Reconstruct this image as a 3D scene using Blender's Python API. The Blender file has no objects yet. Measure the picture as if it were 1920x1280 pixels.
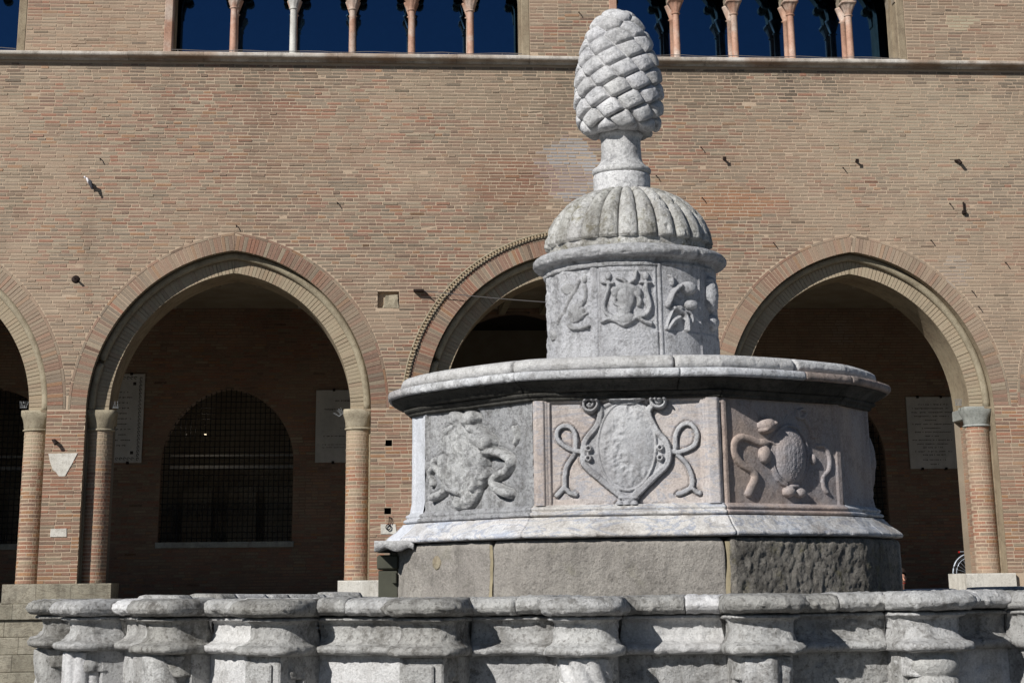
import bpy, math, random
import numpy as np
from mathutils import Vector, Matrix

random.seed(7); np.random.seed(7)
S = bpy.context.scene
COL = S.collection

# ------------------------------------------------------------------ camera
FPX = 3400.0; EYE = 1.6; ROLL = 0.0117; HORIZON = 1098.0; PPY = 102.0
PITCH = math.atan((HORIZON - PPY) * math.cos(ROLL) / FPX)
cam_d = bpy.data.cameras.new('camera'); cam = bpy.data.objects.new('camera', cam_d); COL.objects.link(cam)
cam.matrix_world = (Matrix.Translation((0, 0, EYE)) @ Matrix.Rotation(math.pi / 2 + PITCH, 4, 'X')
                    @ Matrix.Rotation(-ROLL, 4, 'Z'))
cam_d.sensor_fit = 'HORIZONTAL'; cam_d.sensor_width = 36.0
cam_d.lens = FPX / 1920 * 36.0
cam_d.shift_y = -(640 - PPY) / 1920.0
cam_d.clip_start = 0.1; cam_d.clip_end = 1500
S.camera = cam

# ------------------------------------------------------------------ light
w = bpy.data.worlds.new('World'); S.world = w; w.use_nodes = True
nt = w.node_tree
SUN_D = Vector((0.83, 1.0, -0.78)).normalized()
sky = nt.nodes.new('ShaderNodeTexSky'); sky.sky_type = 'NISHITA'; sky.sun_disc = False
sky.sun_elevation = math.asin(-SUN_D.z); sky.sun_rotation = math.atan2(-SUN_D.x, -SUN_D.y)
sky.altitude = 2000; sky.air_density = 0.9; sky.dust_density = 0.2; sky.ozone_density = 1.5
bg = nt.nodes['Background']; nt.links.new(sky.outputs[0], bg.inputs[0]); bg.inputs[1].default_value = 0.05
sun_d = bpy.data.lights.new('sun', 'SUN'); sun_d.energy = 5.0; sun_d.angle = math.radians(0.5); sun_d.color = (1, 0.975, 0.925)
sun = bpy.data.objects.new('sun', sun_d); COL.objects.link(sun)
sun.rotation_euler = SUN_D.to_track_quat('-Z', 'Y').to_euler(); sun.location = (-20, -20, 30)
S.view_settings.view_transform = 'Standard'; S.view_settings.look = 'None'
S.view_settings.exposure = 0.0; S.view_settings.gamma = 1.0; S.view_settings.use_curve_mapping = False
S.render.engine = 'CYCLES'

# ------------------------------------------------------------------ helpers
def view_ray(px, py):
    x = px - 960; y = -(py - PPY); c, s = math.cos(ROLL), math.sin(ROLL)
    xr = x * c + y * s; yr = -x * s + y * c; cp, sp = math.cos(PITCH), math.sin(PITCH)
    return np.array([xr, FPX * cp - yr * sp, FPX * sp + yr * cp]) / FPX

YAW = 0.08; DFAC = 33.5
FU = np.array([math.cos(YAW), math.sin(YAW)]); FN = np.array([-math.sin(YAW), math.cos(YAW)])
def fa(px, py, dep=0.0):
    """a point of the photographed facade plane (set back by dep) in the palace's own metres: u along it, z up"""
    r = view_ray(px, py); t = (DFAC * FN[1] + dep) / (r[:2] @ FN); p = r * t
    q = p[:2] - np.array([0, DFAC])
    return float(q @ FU), EYE + float(p[2])
def at_y(px, py, Y):
    r = view_ray(px, py); p = r * (Y / r[1]); return float(p[0]), EYE + float(p[2])

def _hash(ix, iy, iz, seed):
    h = (ix.astype(np.int64) * 374761393 + iy.astype(np.int64) * 668265263 + iz.astype(np.int64) * 1274126177 + seed * 974711) & 0xffffffff
    h = ((h ^ (h >> 13)) * 1274126177) & 0xffffffff
    return ((h ^ (h >> 16)) & 0xffffff) / float(0xffffff)
def vnoise(P, seed=0):
    i = np.floor(P).astype(np.int64); f = P - i; f = f * f * (3 - 2 * f)
    r = 0
    for dx in (0, 1):
        for dy in (0, 1):
            for dz in (0, 1):
                wgt = (f[..., 0] if dx else 1 - f[..., 0]) * (f[..., 1] if dy else 1 - f[..., 1]) * (f[..., 2] if dz else 1 - f[..., 2])
                r = r + wgt * _hash(i[..., 0] + dx, i[..., 1] + dy, i[..., 2] + dz, seed)
    return r
def fbm(P, freq, octv=4, seed=0):
    r = 0; a = 1.0; t = 0
    for o in range(octv):
        r = r + a * (vnoise(P * freq + 17.3 * o, seed + o) - 0.5); t += a; a *= 0.55; freq *= 2.1
    return r / t * 2

def rawmesh(name, V, Fc, mat, smooth=False):
    me = bpy.data.meshes.new(name)
    V = np.asarray(V, dtype=np.float32).reshape(-1, 3)
    if isinstance(Fc, np.ndarray) and Fc.ndim == 2:
        k = Fc.shape[1]; n = len(Fc)
        me.vertices.add(len(V)); me.vertices.foreach_set('co', V.ravel())
        me.loops.add(n * k); me.loops.foreach_set('vertex_index', Fc.astype(np.int32).ravel())
        me.polygons.add(n); me.polygons.foreach_set('loop_start', (np.arange(n) * k).astype(np.int32))
        me.update(calc_edges=True)
    else:
        me.from_pydata(V.tolist(), [], [tuple(f) for f in Fc]); me.update()
    if mat: me.materials.append(mat)
    me.polygons.foreach_set('use_smooth', [bool(smooth)] * len(me.polygons))
    me.validate()
    return me
def link(name, me, parent=None, loc=None, rotz=0):
    o = bpy.data.objects.new(name, me); COL.objects.link(o)
    if parent is not None: o.parent = parent
    if loc is not None: o.location = loc
    if rotz: o.rotation_euler = (0, 0, rotz)
    return o
def obj(name, V, Fc, mat, parent=None, smooth=False):
    return link(name, rawmesh(name, V, Fc, mat, smooth), parent)
def thing(name, label, cat, loc=(0, 0, 0), rotz=0, group=None):
    o = bpy.data.objects.new(name, None); COL.objects.link(o); o.location = loc; o.rotation_euler = (0, 0, rotz)
    o.empty_display_size = 0.1
    o['label'] = label; o['category'] = cat
    if group: o['group'] = group
    return o
def structure(o): o['kind'] = 'structure'; return o
def stuff(o): o['kind'] = 'stuff'; return o

def normals_of(P, cu, cv):
    def d(A, ax, closed):
        if closed: return np.roll(A, -1, ax) - np.roll(A, 1, ax)
        return np.gradient(A, axis=ax)
    n = np.cross(d(P, 0, cu), d(P, 1, cv)); l = np.linalg.norm(n, axis=-1, keepdims=True)
    return n / np.maximum(l, 1e-9)
def grid_faces(nu, nv, cu=False, cv=False):
    I = np.arange(nu * nv).reshape(nu, nv)
    a = I if cu else I[:-1]; b = np.roll(I, -1, 0) if cu else I[1:]
    a2 = np.roll(a, -1, 1) if cv else a[:, 1:]; b2 = np.roll(b, -1, 1) if cv else b[:, 1:]
    if not cv: a = a[:, :-1]; b = b[:, :-1]
    return np.stack([a, b, b2, a2], -1).reshape(-1, 4)
def weather(P, n, amp, freq, pit=0.0, seed=0, octv=4):
    n = n * np.array([1, 1, 0.35])
    h = amp * (0.55 * fbm(P, freq, octv, seed) + 0.45 * fbm(P, freq * 3.2, 3, seed + 31))
    if pit: h = h - pit * np.clip((vnoise(P * 42, seed + 9) - 0.66) * 5, 0, 1) - pit * 0.9 * np.clip((vnoise(P * 17, seed + 19) - 0.74) * 6, 0, 1)
    return P + n * h[..., None]
def grid(name, P, mat, parent, cu=False, cv=False, amp=0, freq=8, pit=0, seed=0, caps=False, smooth=True, flip=False):
    if amp or pit:
        n = normals_of(P, cu, cv); n = -n if flip else n
        P = weather(P, n, amp, freq, pit, seed)
    nu, nv = P.shape[:2]; Fc = grid_faces(nu, nv, cu, cv)
    V = P.reshape(-1, 3)
    if caps:
        c0 = P[0].mean(0); c1 = P[-1].mean(0); k = len(V); V = np.vstack([V, c0, c1])
        a = np.arange(nv); b = np.roll(a, -1)
        q0 = np.stack([a, b, np.full(nv, k), np.full(nv, k)], -1)
        q1 = np.stack([b + (nu - 1) * nv, a + (nu - 1) * nv, np.full(nv, k + 1), np.full(nv, k + 1)], -1)
        fl = [tuple(x) for x in Fc] + [(int(x[0]), int(x[1]), k) for x in q0] + [(int(x[0]), int(x[1]), k + 1) for x in q1]
        if flip: fl = [f[::-1] for f in fl]
        return obj(name, V, fl, mat, parent, smooth)
    if flip: Fc = Fc[:, ::-1]
    return obj(name, V, Fc, mat, parent, smooth)

def resample(pts, step, closed=False):
    pts = np.array(pts, float)
    if closed: pts = np.vstack([pts, pts[:1]])
    out = []
    for a, b in zip(pts[:-1], pts[1:]):
        k = max(1, int(np.ceil(np.linalg.norm(b - a) / step)))
        for i in range(k): out.append(a + (b - a) * i / k)
    if not closed: out.append(pts[-1])
    return np.array(out)

BOXF = [(0, 1, 2, 3), (7, 6, 5, 4), (0, 4, 5, 1), (1, 5, 6, 2), (2, 6, 7, 3), (3, 7, 4, 0)]
class MB:
    """collects simple solids that end up as one mesh"""
    def __init__(s): s.v = []; s.f = []
    def add(s, V, Fc):
        k = len(s.v); s.v += [tuple(map(float, p)) for p in V]; s.f += [tuple(int(i) + k for i in f) for f in Fc]; return s
    def box(s, x0, x1, y0, y1, z0, z1, bev=0.0):
        if bev <= 0:
            V = [(x0, y0, z0), (x1, y0, z0), (x1, y0, z1), (x0, y0, z1), (x0, y1, z0), (x1, y1, z0), (x1, y1, z1), (x0, y1, z1)]
            return s.add(V, BOXF)
        xs = (x0, x1); ys = (y0, y1); zs = (z0, z1); V = []; ix = {}
        for i in (0, 1):
            for j in (0, 1):
                for k in (0, 1):
                    sx = bev if i == 0 else -bev; sy = bev if j == 0 else -bev; sz = bev if k == 0 else -bev
                    for ax in range(3):
                        p = [xs[i] + sx, ys[j] + sy, zs[k] + sz]; p[ax] = (xs[i], ys[j], zs[k])[ax]
                        ix[(i, j, k, ax)] = len(V); V.append(tuple(p))
        Fc = []
        for ax in range(3):
            for e in (0, 1):
                def key(a, b):
                    q = [0, 0, 0]; q[ax] = e; q[(ax + 1) % 3] = a; q[(ax + 2) % 3] = b; return ix[(q[0], q[1], q[2], ax)]
                f = [key(0, 0), key(1, 0), key(1, 1), key(0, 1)]; Fc.append(f if e else f[::-1])
        for ax in range(3):
            o1, o2 = (ax + 1) % 3, (ax + 2) % 3
            for a in (0, 1):
                for b in (0, 1):
                    def k2(e, ax2):
                        q = [0, 0, 0]; q[ax] = e; q[o1] = a; q[o2] = b; return ix[(q[0], q[1], q[2], ax2)]
                    f = [k2(0, o1), k2(1, o1), k2(1, o2), k2(0, o2)]
                    Fc.append(f if (a == b) else f[::-1])
        for i in (0, 1):
            for j in (0, 1):
                for k in (0, 1):
                    f = [ix[(i, j, k, 0)], ix[(i, j, k, 1)], ix[(i, j, k, 2)]]
                    Fc.append(f if (i + j + k) % 2 else f[::-1])
        return s.add(V, Fc)
    def tube(s, pts, r, n=8, closed=False, taper=None):
        pts = [Vector(p) for p in pts]; m = len(pts); V = []
        up = Vector((0, 0, 1))
        for i, p in enumerate(pts):
            a = pts[(i - 1) % m] if (closed or i > 0) else p; b = pts[(i + 1) % m] if (closed or i < m - 1) else p
            t = (b - a).normalized(); ref = up if abs(t.z) < 0.95 else Vector((1, 0, 0))
            x = t.cross(ref).normalized(); y = x.cross(t).normalized(); rr = r if taper is None else r * taper[i]
            V += [p + x * math.cos(2 * math.pi * k / n) * rr + y * math.sin(2 * math.pi * k / n) * rr for k in range(n)]
        Fc = []
        for i in range(m if closed else m - 1):
            for k in range(n):
                a = i * n + k; b = i * n + (k + 1) % n; c = ((i + 1) % m) * n + (k + 1) % n; d = ((i + 1) % m) * n + k
                Fc.append((a, b, c, d))
        if not closed: Fc.append(tuple(range(n))[::-1]); Fc.append(tuple((m - 1) * n + k for k in range(n)))
        return s.add(V, Fc)
    def lathe(s, prof, c=(0, 0), n=24, th0=0, th1=2 * math.pi):
        full = abs(th1 - th0 - 2 * math.pi) < 1e-6; m = n if full else n + 1; V = []
        for i in range(m):
            t = th0 + (th1 - th0) * i / n
            V += [(c[0] + r * math.cos(t), c[1] + r * math.sin(t), z) for r, z in prof]
        k = len(prof); Fc = []
        for i in range(n):
            for j in range(k - 1):
                a = i * k + j; b = ((i + 1) % m) * k + j; Fc.append((a, b, b + 1, a + 1))
        return s.add(V, Fc)
    def build(s, name, mat, parent=None, smooth=False):
        return obj(name, s.v, s.f, mat, parent, smooth)

# ------------------------------------------------------------------ materials
def lin(r, g, b):
    f = lambda c: (c / 255 / 12.92) if c / 255 <= 0.04045 else ((c / 255 + 0.055) / 1.055) ** 2.4
    return (f(r), f(g), f(b), 1)
def nodes(name):
    m = bpy.data.materials.new(name); m.use_nodes = True; t = m.node_tree
    return m, t, t.nodes['Principled BSDF']
def N(t, kind, **kw):
    n = t.nodes.new(kind)
    for k, v in kw.items():
        if hasattr(n, k): setattr(n, k, v)
        else: n.inputs[k].default_value = v
    return n
def ramp(t, src, stops):
    r = t.nodes.new('ShaderNodeValToRGB'); t.links.new(src, r.inputs[0]); e = r.color_ramp.elements
    e[0].position, e[0].color = stops[0][0], stops[0][1]; e[1].position, e[1].color = stops[-1][0], stops[-1][1]
    for p, c in stops[1:-1]: x = e.new(p); x.color = c
    return r.outputs[0]
def mixc(t, fac, a, b, mode='MIX'):
    n = t.nodes.new('ShaderNodeMix'); n.data_type = 'RGBA'; n.blend_type = mode
    for sock, v in ((n.inputs[0], fac), (n.inputs[6], a), (n.inputs[7], b)):
        if isinstance(v, (int, float, tuple)): sock.default_value = v
        else: t.links.new(v, sock)
    return n.outputs[2]
def g(v): return (v, v, v, 1)
def noise(t, co, scale, detail=6, rough=0.6, dist=0.0):
    n = N(t, 'ShaderNodeTexNoise'); n.inputs['Scale'].default_value = scale; n.inputs['Detail'].default_value = detail
    n.inputs['Roughness'].default_value = rough; n.inputs['Distortion'].default_value = dist; t.links.new(co, n.inputs['Vector']); return n.outputs[0]
def coords(t, sc=None):
    c = N(t, 'ShaderNodeTexCoord').outputs['Object']
    if sc:
        m = N(t, 'ShaderNodeMapping'); m.inputs['Scale'].default_value = sc; t.links.new(c, m.inputs[0]); return m.outputs[0]
    return c

def stone(name, a, b, dark, dark_amt=0.5, bump=0.9, scale=3.0, rough=0.88, extra=None, grain=75, pits=True, vein=None, lichen=None):
    """weathered stone: two tones, a darker crust in patches, pores and grain"""
    nz_ = lambda q: (q[0] * 0.995, q[1] * 0.995, q[2] * 0.975, 1); a, b = nz_(a), nz_(b)
    m, t, p = nodes(name); co = coords(t)
    c = mixc(t, ramp(t, noise(t, co, scale, 7, 0.62), [(0.38, g(0)), (0.62, g(1))]), a, b)
    if extra: c = mixc(t, ramp(t, noise(t, co, scale * 0.55, 5, 0.6, 0.6), [(0.46, g(0)), (0.6, g(1))]), c, extra)
    if vein:
        wv = noise(t, coords(t, (1, 1, 3.2)), scale * 1.6, 6, 0.55, 2.4)
        c = mixc(t, ramp(t, wv, [(0.46, g(0)), (0.5, g(0.75)), (0.55, g(0))]), c, vein)
    def addn(x, y, k):
        m1 = N(t, 'ShaderNodeMath', operation='MULTIPLY_ADD'); t.links.new(y, m1.inputs[0]); m1.inputs[1].default_value = k; t.links.new(x, m1.inputs[2]); return m1.outputs[0]
    fine = noise(t, co, 58, 3, 0.6)
    cr = ramp(t, addn(noise(t, co, scale * 2.3, 8, 0.66), fine, 0.30), [(0.66, g(0)), (0.80, g(0.8))])
    c = mixc(t, cr, c, mixc(t, dark_amt, c, dark))
    c = mixc(t, ramp(t, addn(noise(t, co, scale * 7, 5, 0.6), fine, 0.45), [(0.77, g(0)), (0.86, g(0.6))]), c, mixc(t, dark_amt, c, dark))
    c = mixc(t, ramp(t, noise(t, co, 75, 2, 0.5), [(0.60, g(0)), (0.68, g(0.7))]), c, mixc(t, dark_amt, c, dark))
    if lichen: c = mixc(t, ramp(t, noise(t, co, scale * 2.2, 8, 0.7, 0.4), [(0.56, g(0)), (0.66, g(0.8))]), c, lichen)
    st = ramp(t, noise(t, coords(t, (1, 1, 0.12)), scale * 4, 6, 0.65), [(0.49, g(0)), (0.64, g(0.9))])
    c = mixc(t, st, c, mixc(t, dark_amt * 0.7, c, dark))
    fg = ramp(t, noise(t, co, grain * 1.6, 4, 0.7), [(0.3, g(0.74)), (0.7, g(1.12))])
    c = mixc(t, 1.0, c, fg, 'MULTIPLY')
    oi = N(t, 'ShaderNodeObjectInfo'); c = mixc(t, 1.0, c, ramp(t, oi.outputs['Random'], [(0.0, (0.87, 0.865, 0.85, 1)), (0.5, (0.97, 0.97, 0.965, 1)), (1.0, (1.05, 1.05, 1.06, 1))]), 'MULTIPLY')
    t.links.new(c, p.inputs['Base Color']); p.inputs['Roughness'].default_value = rough; p.inputs['Specular IOR Level'].default_value = 0.25
    h = noise(t, co, grain, 6, 0.75); h2 = noise(t, co, grain * 0.28, 5, 0.65)
    ad = N(t, 'ShaderNodeMath', operation='ADD'); t.links.new(h, ad.inputs[0]); t.links.new(h2, ad.inputs[1])
    src = ad.outputs[0]
    if pits:
        pt = ramp(t, noise(t, co, grain * 0.75, 3, 0.5), [(0.30, g(-1.2)), (0.40, g(0))])
        a2 = N(t, 'ShaderNodeMath', operation='ADD'); t.links.new(src, a2.inputs[0]); t.links.new(pt, a2.inputs[1]); src = a2.outputs[0]
    bp = N(t, 'ShaderNodeBump'); bp.inputs['Strength'].default_value = min(bump * 1.15, 1.3); bp.inputs['Distance'].default_value = 0.010
    t.links.new(src, bp.inputs['Height']); t.links.new(bp.outputs[0], p.inputs['Normal'])
    return m
def brick_mat(name, mul=1.0):
    """colour comes brick by brick from the mesh attribute; the nodes add grain, soot and lime bloom"""
    m, t, p = nodes(name); co = coords(t)
    at = N(t, 'ShaderNodeAttribute'); at.attribute_name = 'Col'
    c = mixc(t, 1.0, at.outputs['Color'], ramp(t, noise(t, co, 45, 6, 0.7), [(0.25, g(0.72)), (0.75, g(1.22))]), 'MULTIPLY')
    c = mixc(t, ramp(t, noise(t, coords(t, (1, 1, 2.4)), 16, 7, 0.75), [(0.54, g(0)), (0.68, g(0.7))]), c, lin(170, 151, 131))
    c = mixc(t, ramp(t, noise(t, coords(t, (1, 1, 0.22)), 1.1, 7, 0.7), [(0.54, g(0)), (0.74, g(0.38))]), c, lin(104, 92, 78))
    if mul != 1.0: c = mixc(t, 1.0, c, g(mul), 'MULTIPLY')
    t.links.new(c, p.inputs['Base Color']); p.inputs['Roughness'].default_value = 0.9; p.inputs['Specular IOR Level'].default_value = 0.2
    bp = N(t, 'ShaderNodeBump'); bp.inputs['Strength'].default_value = 0.5; bp.inputs['Distance'].default_value = 0.01
    t.links.new(noise(t, co, 60, 5, 0.7), bp.inputs['Height']); t.links.new(bp.outputs[0], p.inputs['Normal'])
    return m
def mortar_mat(name, a, b):
    m, t, p = nodes(name); co = coords(t)
    c = mixc(t, ramp(t, noise(t, co, 1.3, 6, 0.6), [(0.35, g(0)), (0.65, g(1))]), a, b)
    c = mixc(t, ramp(t, noise(t, co, 18, 7, 0.7), [(0.5, g(0)), (0.75, g(0.4))]), c, lin(138, 118, 100))
    c = mixc(t, ramp(t, noise(t, coords(t, (1, 1, 0.22)), 1.1, 7, 0.7), [(0.54, g(0)), (0.74, g(0.38))]), c, lin(104, 92, 78))
    t.links.new(c, p.inputs['Base Color']); p.inputs['Roughness'].default_value = 0.95
    bp = N(t, 'ShaderNodeBump'); bp.inputs['Strength'].default_value = 0.5; bp.inputs['Distance'].default_value = 0.012
    t.links.new(noise(t, co, 50, 6, 0.7), bp.inputs['Height']); t.links.new(bp.outputs[0], p.inputs['Normal'])
    return m
def plain(name, col, rough=0.6, metal=0.0, spec=0.4, bump=0.0, vary=0.0, emis=None):
    m, t, p = nodes(name); co = coords(t)
    c = mixc(t, ramp(t, noise(t, co, 9, 6, 0.65), [(0.35, g(0)), (0.7, g(1))]), col, tuple(v * (1 - vary) for v in col[:3]) + (1,))
    t.links.new(c, p.inputs['Base Color']); p.inputs['Roughness'].default_value = rough; p.inputs['Metallic'].default_value = metal
    p.inputs['Specular IOR Level'].default_value = spec
    if bump:
        bp = N(t, 'ShaderNodeBump'); bp.inputs['Strength'].default_value = bump; bp.inputs['Distance'].default_value = 0.004
        t.links.new(noise(t, co, 80, 5, 0.7), bp.inputs['Height']); t.links.new(bp.outputs[0], p.inputs['Normal'])
    if emis: p.inputs['Emission Color'].default_value = emis[0]; p.inputs['Emission Strength'].default_value = emis[1]
    return m

M = {}
M['brick'] = brick_mat('old brick')
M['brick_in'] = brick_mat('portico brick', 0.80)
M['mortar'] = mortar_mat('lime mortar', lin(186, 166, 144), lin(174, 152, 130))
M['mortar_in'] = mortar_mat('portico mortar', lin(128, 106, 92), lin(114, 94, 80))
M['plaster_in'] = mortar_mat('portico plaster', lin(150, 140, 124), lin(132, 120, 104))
M['limestone'] = stone('basin limestone', lin(204, 203, 203), lin(184, 183, 184), lin(92, 88, 82), 0.62, 0.9, 2.6)
M['limestone_dark'] = stone('basin lichened limestone', lin(188, 186, 183), lin(164, 162, 160), lin(82, 78, 72), 0.7, 1.0, 3.0)
M['limestone_white'] = stone('basin bleached limestone', lin(220, 219, 221), lin(204, 203, 206), lin(128, 124, 120), 0.4, 0.7, 2.4)
M['cone'] = stone('finial limestone', lin(222, 221, 223), lin(204, 203, 207), lin(98, 98, 100), 0.5, 0.8, 3.5)
M['dome'] = stone('dome limestone', lin(212, 211, 209), lin(192, 190, 189), lin(98, 92, 78), 0.62, 1.0, 4.0, lichen=lin(120, 112, 78))
M['drum'] = stone('upper drum limestone', lin(198, 198, 202), lin(182, 182, 187), lin(92, 90, 88), 0.5, 1.0, 3.2)
M['panel_grey'] = stone('rough grey panel stone', lin(188, 188, 192), lin(166, 167, 172), lin(90, 88, 86), 0.6, 1.2, 4.0)
M['panel_worn'] = stone('worn pale relief stone', lin(206, 206, 207), lin(184, 184, 187), lin(84, 82, 80), 0.6, 1.3, 5.0)
M['panel_pale'] = stone('pink and blue veined marble', lin(192, 182, 176), lin(182, 180, 184), lin(128, 116, 112), 0.4, 0.45, 1.6, 0.75, extra=lin(190, 178, 170), vein=lin(158, 160, 168))
M['relief_pale'] = stone('carved grey marble', lin(188, 188, 192), lin(166, 166, 172), lin(104, 98, 96), 0.4, 0.5, 2.2, 0.75)
M['panel_pink'] = stone('pink marble', lin(192, 172, 162), lin(184, 168, 160), lin(112, 98, 94), 0.45, 0.45, 2.0, 0.75, extra=lin(166, 162, 166))
M['pilaster_blue'] = stone('blue white marble', lin(212, 214, 222), lin(198, 202, 212), lin(132, 132, 138), 0.3, 0.35, 2.0, 0.7)
M['base_marble'] = stone('veined base marble', lin(222, 216, 212), lin(196, 202, 214), lin(118, 108, 100), 0.45, 0.5, 1.6, 0.75, extra=lin(212, 208, 204), vein=lin(158, 166, 184))
M['cornice'] = stone('cornice limestone', lin(226, 226, 230), lin(196, 198, 204), lin(92, 90, 88), 0.55, 0.8, 2.4, extra=lin(186, 182, 182))
M['cornice_pink'] = stone('cornice pink limestone', lin(182, 162, 154), lin(160, 150, 146), lin(86, 78, 74), 0.6, 0.7, 2.4)
M['plinth'] = stone('mossy grey plinth stone', lin(174, 168, 162), lin(158, 152, 147), lin(104, 100, 95), 0.5, 0.9, 2.2, lichen=lin(150, 145, 134))
M['plinth_rough'] = stone('rough dark plinth stone', lin(158, 152, 145), lin(136, 131, 125), lin(62, 59, 55), 0.72, 1.4, 3.4, lichen=lin(124, 118, 92))
M['sandstone'] = stone('tan sandstone', lin(178, 167, 146), lin(160, 149, 130), lin(110, 98, 80), 0.45, 0.7, 2.2)
M['greystone'] = stone('grey capital stone', lin(172, 174, 170), lin(150, 152, 150), lin(96, 96, 92), 0.4, 0.5, 3.0)
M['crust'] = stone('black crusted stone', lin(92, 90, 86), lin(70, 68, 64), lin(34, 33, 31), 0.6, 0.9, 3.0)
M['sill'] = stone('white sill stone', lin(214, 208, 202), lin(194, 184, 174), lin(112, 100, 88), 0.5, 0.4, 1.0, extra=lin(168, 148, 132))
M['redmarble'] = stone('rosso column marble', lin(196, 158, 138), lin(178, 136, 116), lin(120, 92, 80), 0.4, 0.3, 3.0, 0.6, extra=lin(202, 182, 168))
M['whitemarble'] = stone('white column marble', lin(214, 212, 208), lin(196, 194, 190), lin(140, 134, 128), 0.35, 0.3, 3.0, 0.6)
M['podium'] = stone('podium stone', lin(172, 164, 148), lin(150, 144, 130), lin(88, 82, 72), 0.5, 0.6, 1.4, vein=lin(120, 110, 96))
M['podium_white'] = stone('white plinth stone', lin(230, 226, 220), lin(214, 208, 200), lin(120, 112, 100), 0.4, 0.5, 1.6)
M['soffit'] = stone('arch soffit plaster', lin(166, 152, 130), lin(146, 130, 110), lin(100, 86, 72), 0.5, 0.5, 1.4)
M['plaque'] = stone('plaque marble', lin(196, 192, 190), lin(180, 178, 178), lin(140, 134, 130), 0.3, 0.2, 1.5, 0.6, pits=False)
M['ink'] = plain('faded inscription', lin(52, 46, 46), 0.8)
M['iron'] = plain('rusty iron', lin(48, 36, 32), 0.7, 0.5, 0.3, 0.4, 0.4)
M['iron_dark'] = plain('black grille iron', lin(26, 24, 26), 0.6, 0.6)
M['steel'] = plain('steel wire', lin(150, 146, 144), 0.4, 0.7)
M['spike'] = plain('grey spike wire', lin(126, 128, 130), 0.4)
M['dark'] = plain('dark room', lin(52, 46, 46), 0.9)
M['green'] = plain('olive green painted metal', lin(74, 74, 62), 0.55, 0.0, 0.4, 0.2, 0.25)
M['glass'] = plain('dark blue mirror glazing', (0.045, 0.115, 0.22, 1), 0.05, 1.0, 0.5, 0, 0.06)
M['lamp'] = plain('small lit bulb', lin(255, 230, 190), 0.5, emis=((1.0, 0.82, 0.55, 1), 4.0))
M['chrome'] = plain('bright bicycle metal', lin(176, 182, 192), 0.35, 0.15)
M['tyre'] = plain('tyre rubber', lin(24, 24, 26), 0.8)
M['bikeframe'] = plain('grey bicycle paint', lin(110, 116, 126), 0.35, 0.2)
M['red'] = plain('red reflector', lin(170, 24, 22), 0.3)
M['skin'] = plain('skin', lin(206, 152, 126), 0.6, vary=0.1)
M['cloth'] = plain('dark coat', lin(28, 26, 32), 0.9, vary=0.2)
M['trousers'] = plain('dark blue trousers', lin(32, 38, 60), 0.9, vary=0.2)
M['hair'] = plain('brown hair', lin(54, 38, 28), 0.8)
M['feather_w'] = plain('white feathers', lin(220, 216, 220), 0.8)
M['feather_d'] = plain('dark feathers', lin(40, 40, 48), 0.7)
M['paving'] = stone('piazza paving stone', lin(112, 108, 102), lin(96, 92, 88), lin(62, 60, 56), 0.4, 0.5, 1.2)
M['joint'] = plain('mortar joint', lin(158, 146, 120), 0.95, bump=0.5, vary=0.35)

def set_col(me, cols_per_vert):
    a = me.attributes.new('Col', 'FLOAT_COLOR', 'POINT')
    c = np.ones((len(me.vertices), 4), np.float32); c[:, :3] = cols_per_vert
    a.data.foreach_set('color', c.ravel())
PRISM = np.array([(0, 1, 2, 3), (0, 4, 5, 1), (1, 5, 6, 2), (2, 6, 7, 3), (3, 7, 4, 0)])
def prisms_mesh(name, C, cols, mat):
    """C (n,8,3): four front corners then four back corners; five faces each"""
    n = len(C); Fc = (PRISM[None] + (np.arange(n) * 8)[:, None, None]).reshape(-1, 4)
    me = rawmesh(name, C.reshape(-1, 3), Fc, mat); set_col(me, np.repeat(cols, 8, 0)); return me

# =================================================================== PALACE
palace = thing('brick_palace', 'weathered tan and red brick palace with pointed portico arches and blue glazed upper windows', 'building', (0, DFAC, 0), YAW)
FLOOR = 1.40; ZSP = 4.72; ZSTR = 11.20   # portico floor, springing, underside of string course
UMIN, UMAX, ZTOP = -17.6, 15.5, 14.6
ARCH = [dict(c=fa(88, 765)[0] - 2.54, a=2.54, h=2.88), dict(c=-5.18, a=2.54, h=2.87), dict(c=0.64, a=2.30, h=2.80),
        dict(c=6.41, a=2.50, h=2.87), dict(c=12.2, a=2.50, h=2.87), dict(c=fa(88, 765)[0] - 2.54 - 5.75, a=2.3, h=2.8)]
for A in ARCH: A['r'] = (A['a'] ** 2 + A['h'] ** 2) / (2 * A['a'])
BW = 0.275   # voussoir depth
def half_w(A, z, off=0.0):
    y = z - ZSP
    if y <= 0: return A['a'] + (off if off < 0 else (off if y > -0.001 else 0))
    R = A['r'] + off; k = A['r'] - A['a']
    if y >= math.sqrt(max(R * R - k * k, 0)): return 0
    return math.sqrt(R * R - y * y) - k
INSET = -0.37
def arch_ivs(z, off):
    o = []
    for A in ARCH:
        if z < ZSP: hw = A['a'] + min(off, 0)
        else: hw = half_w(A, z, off)
        if hw > 0: o.append((A['c'] - hw, A['c'] + hw))
    return o
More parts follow.
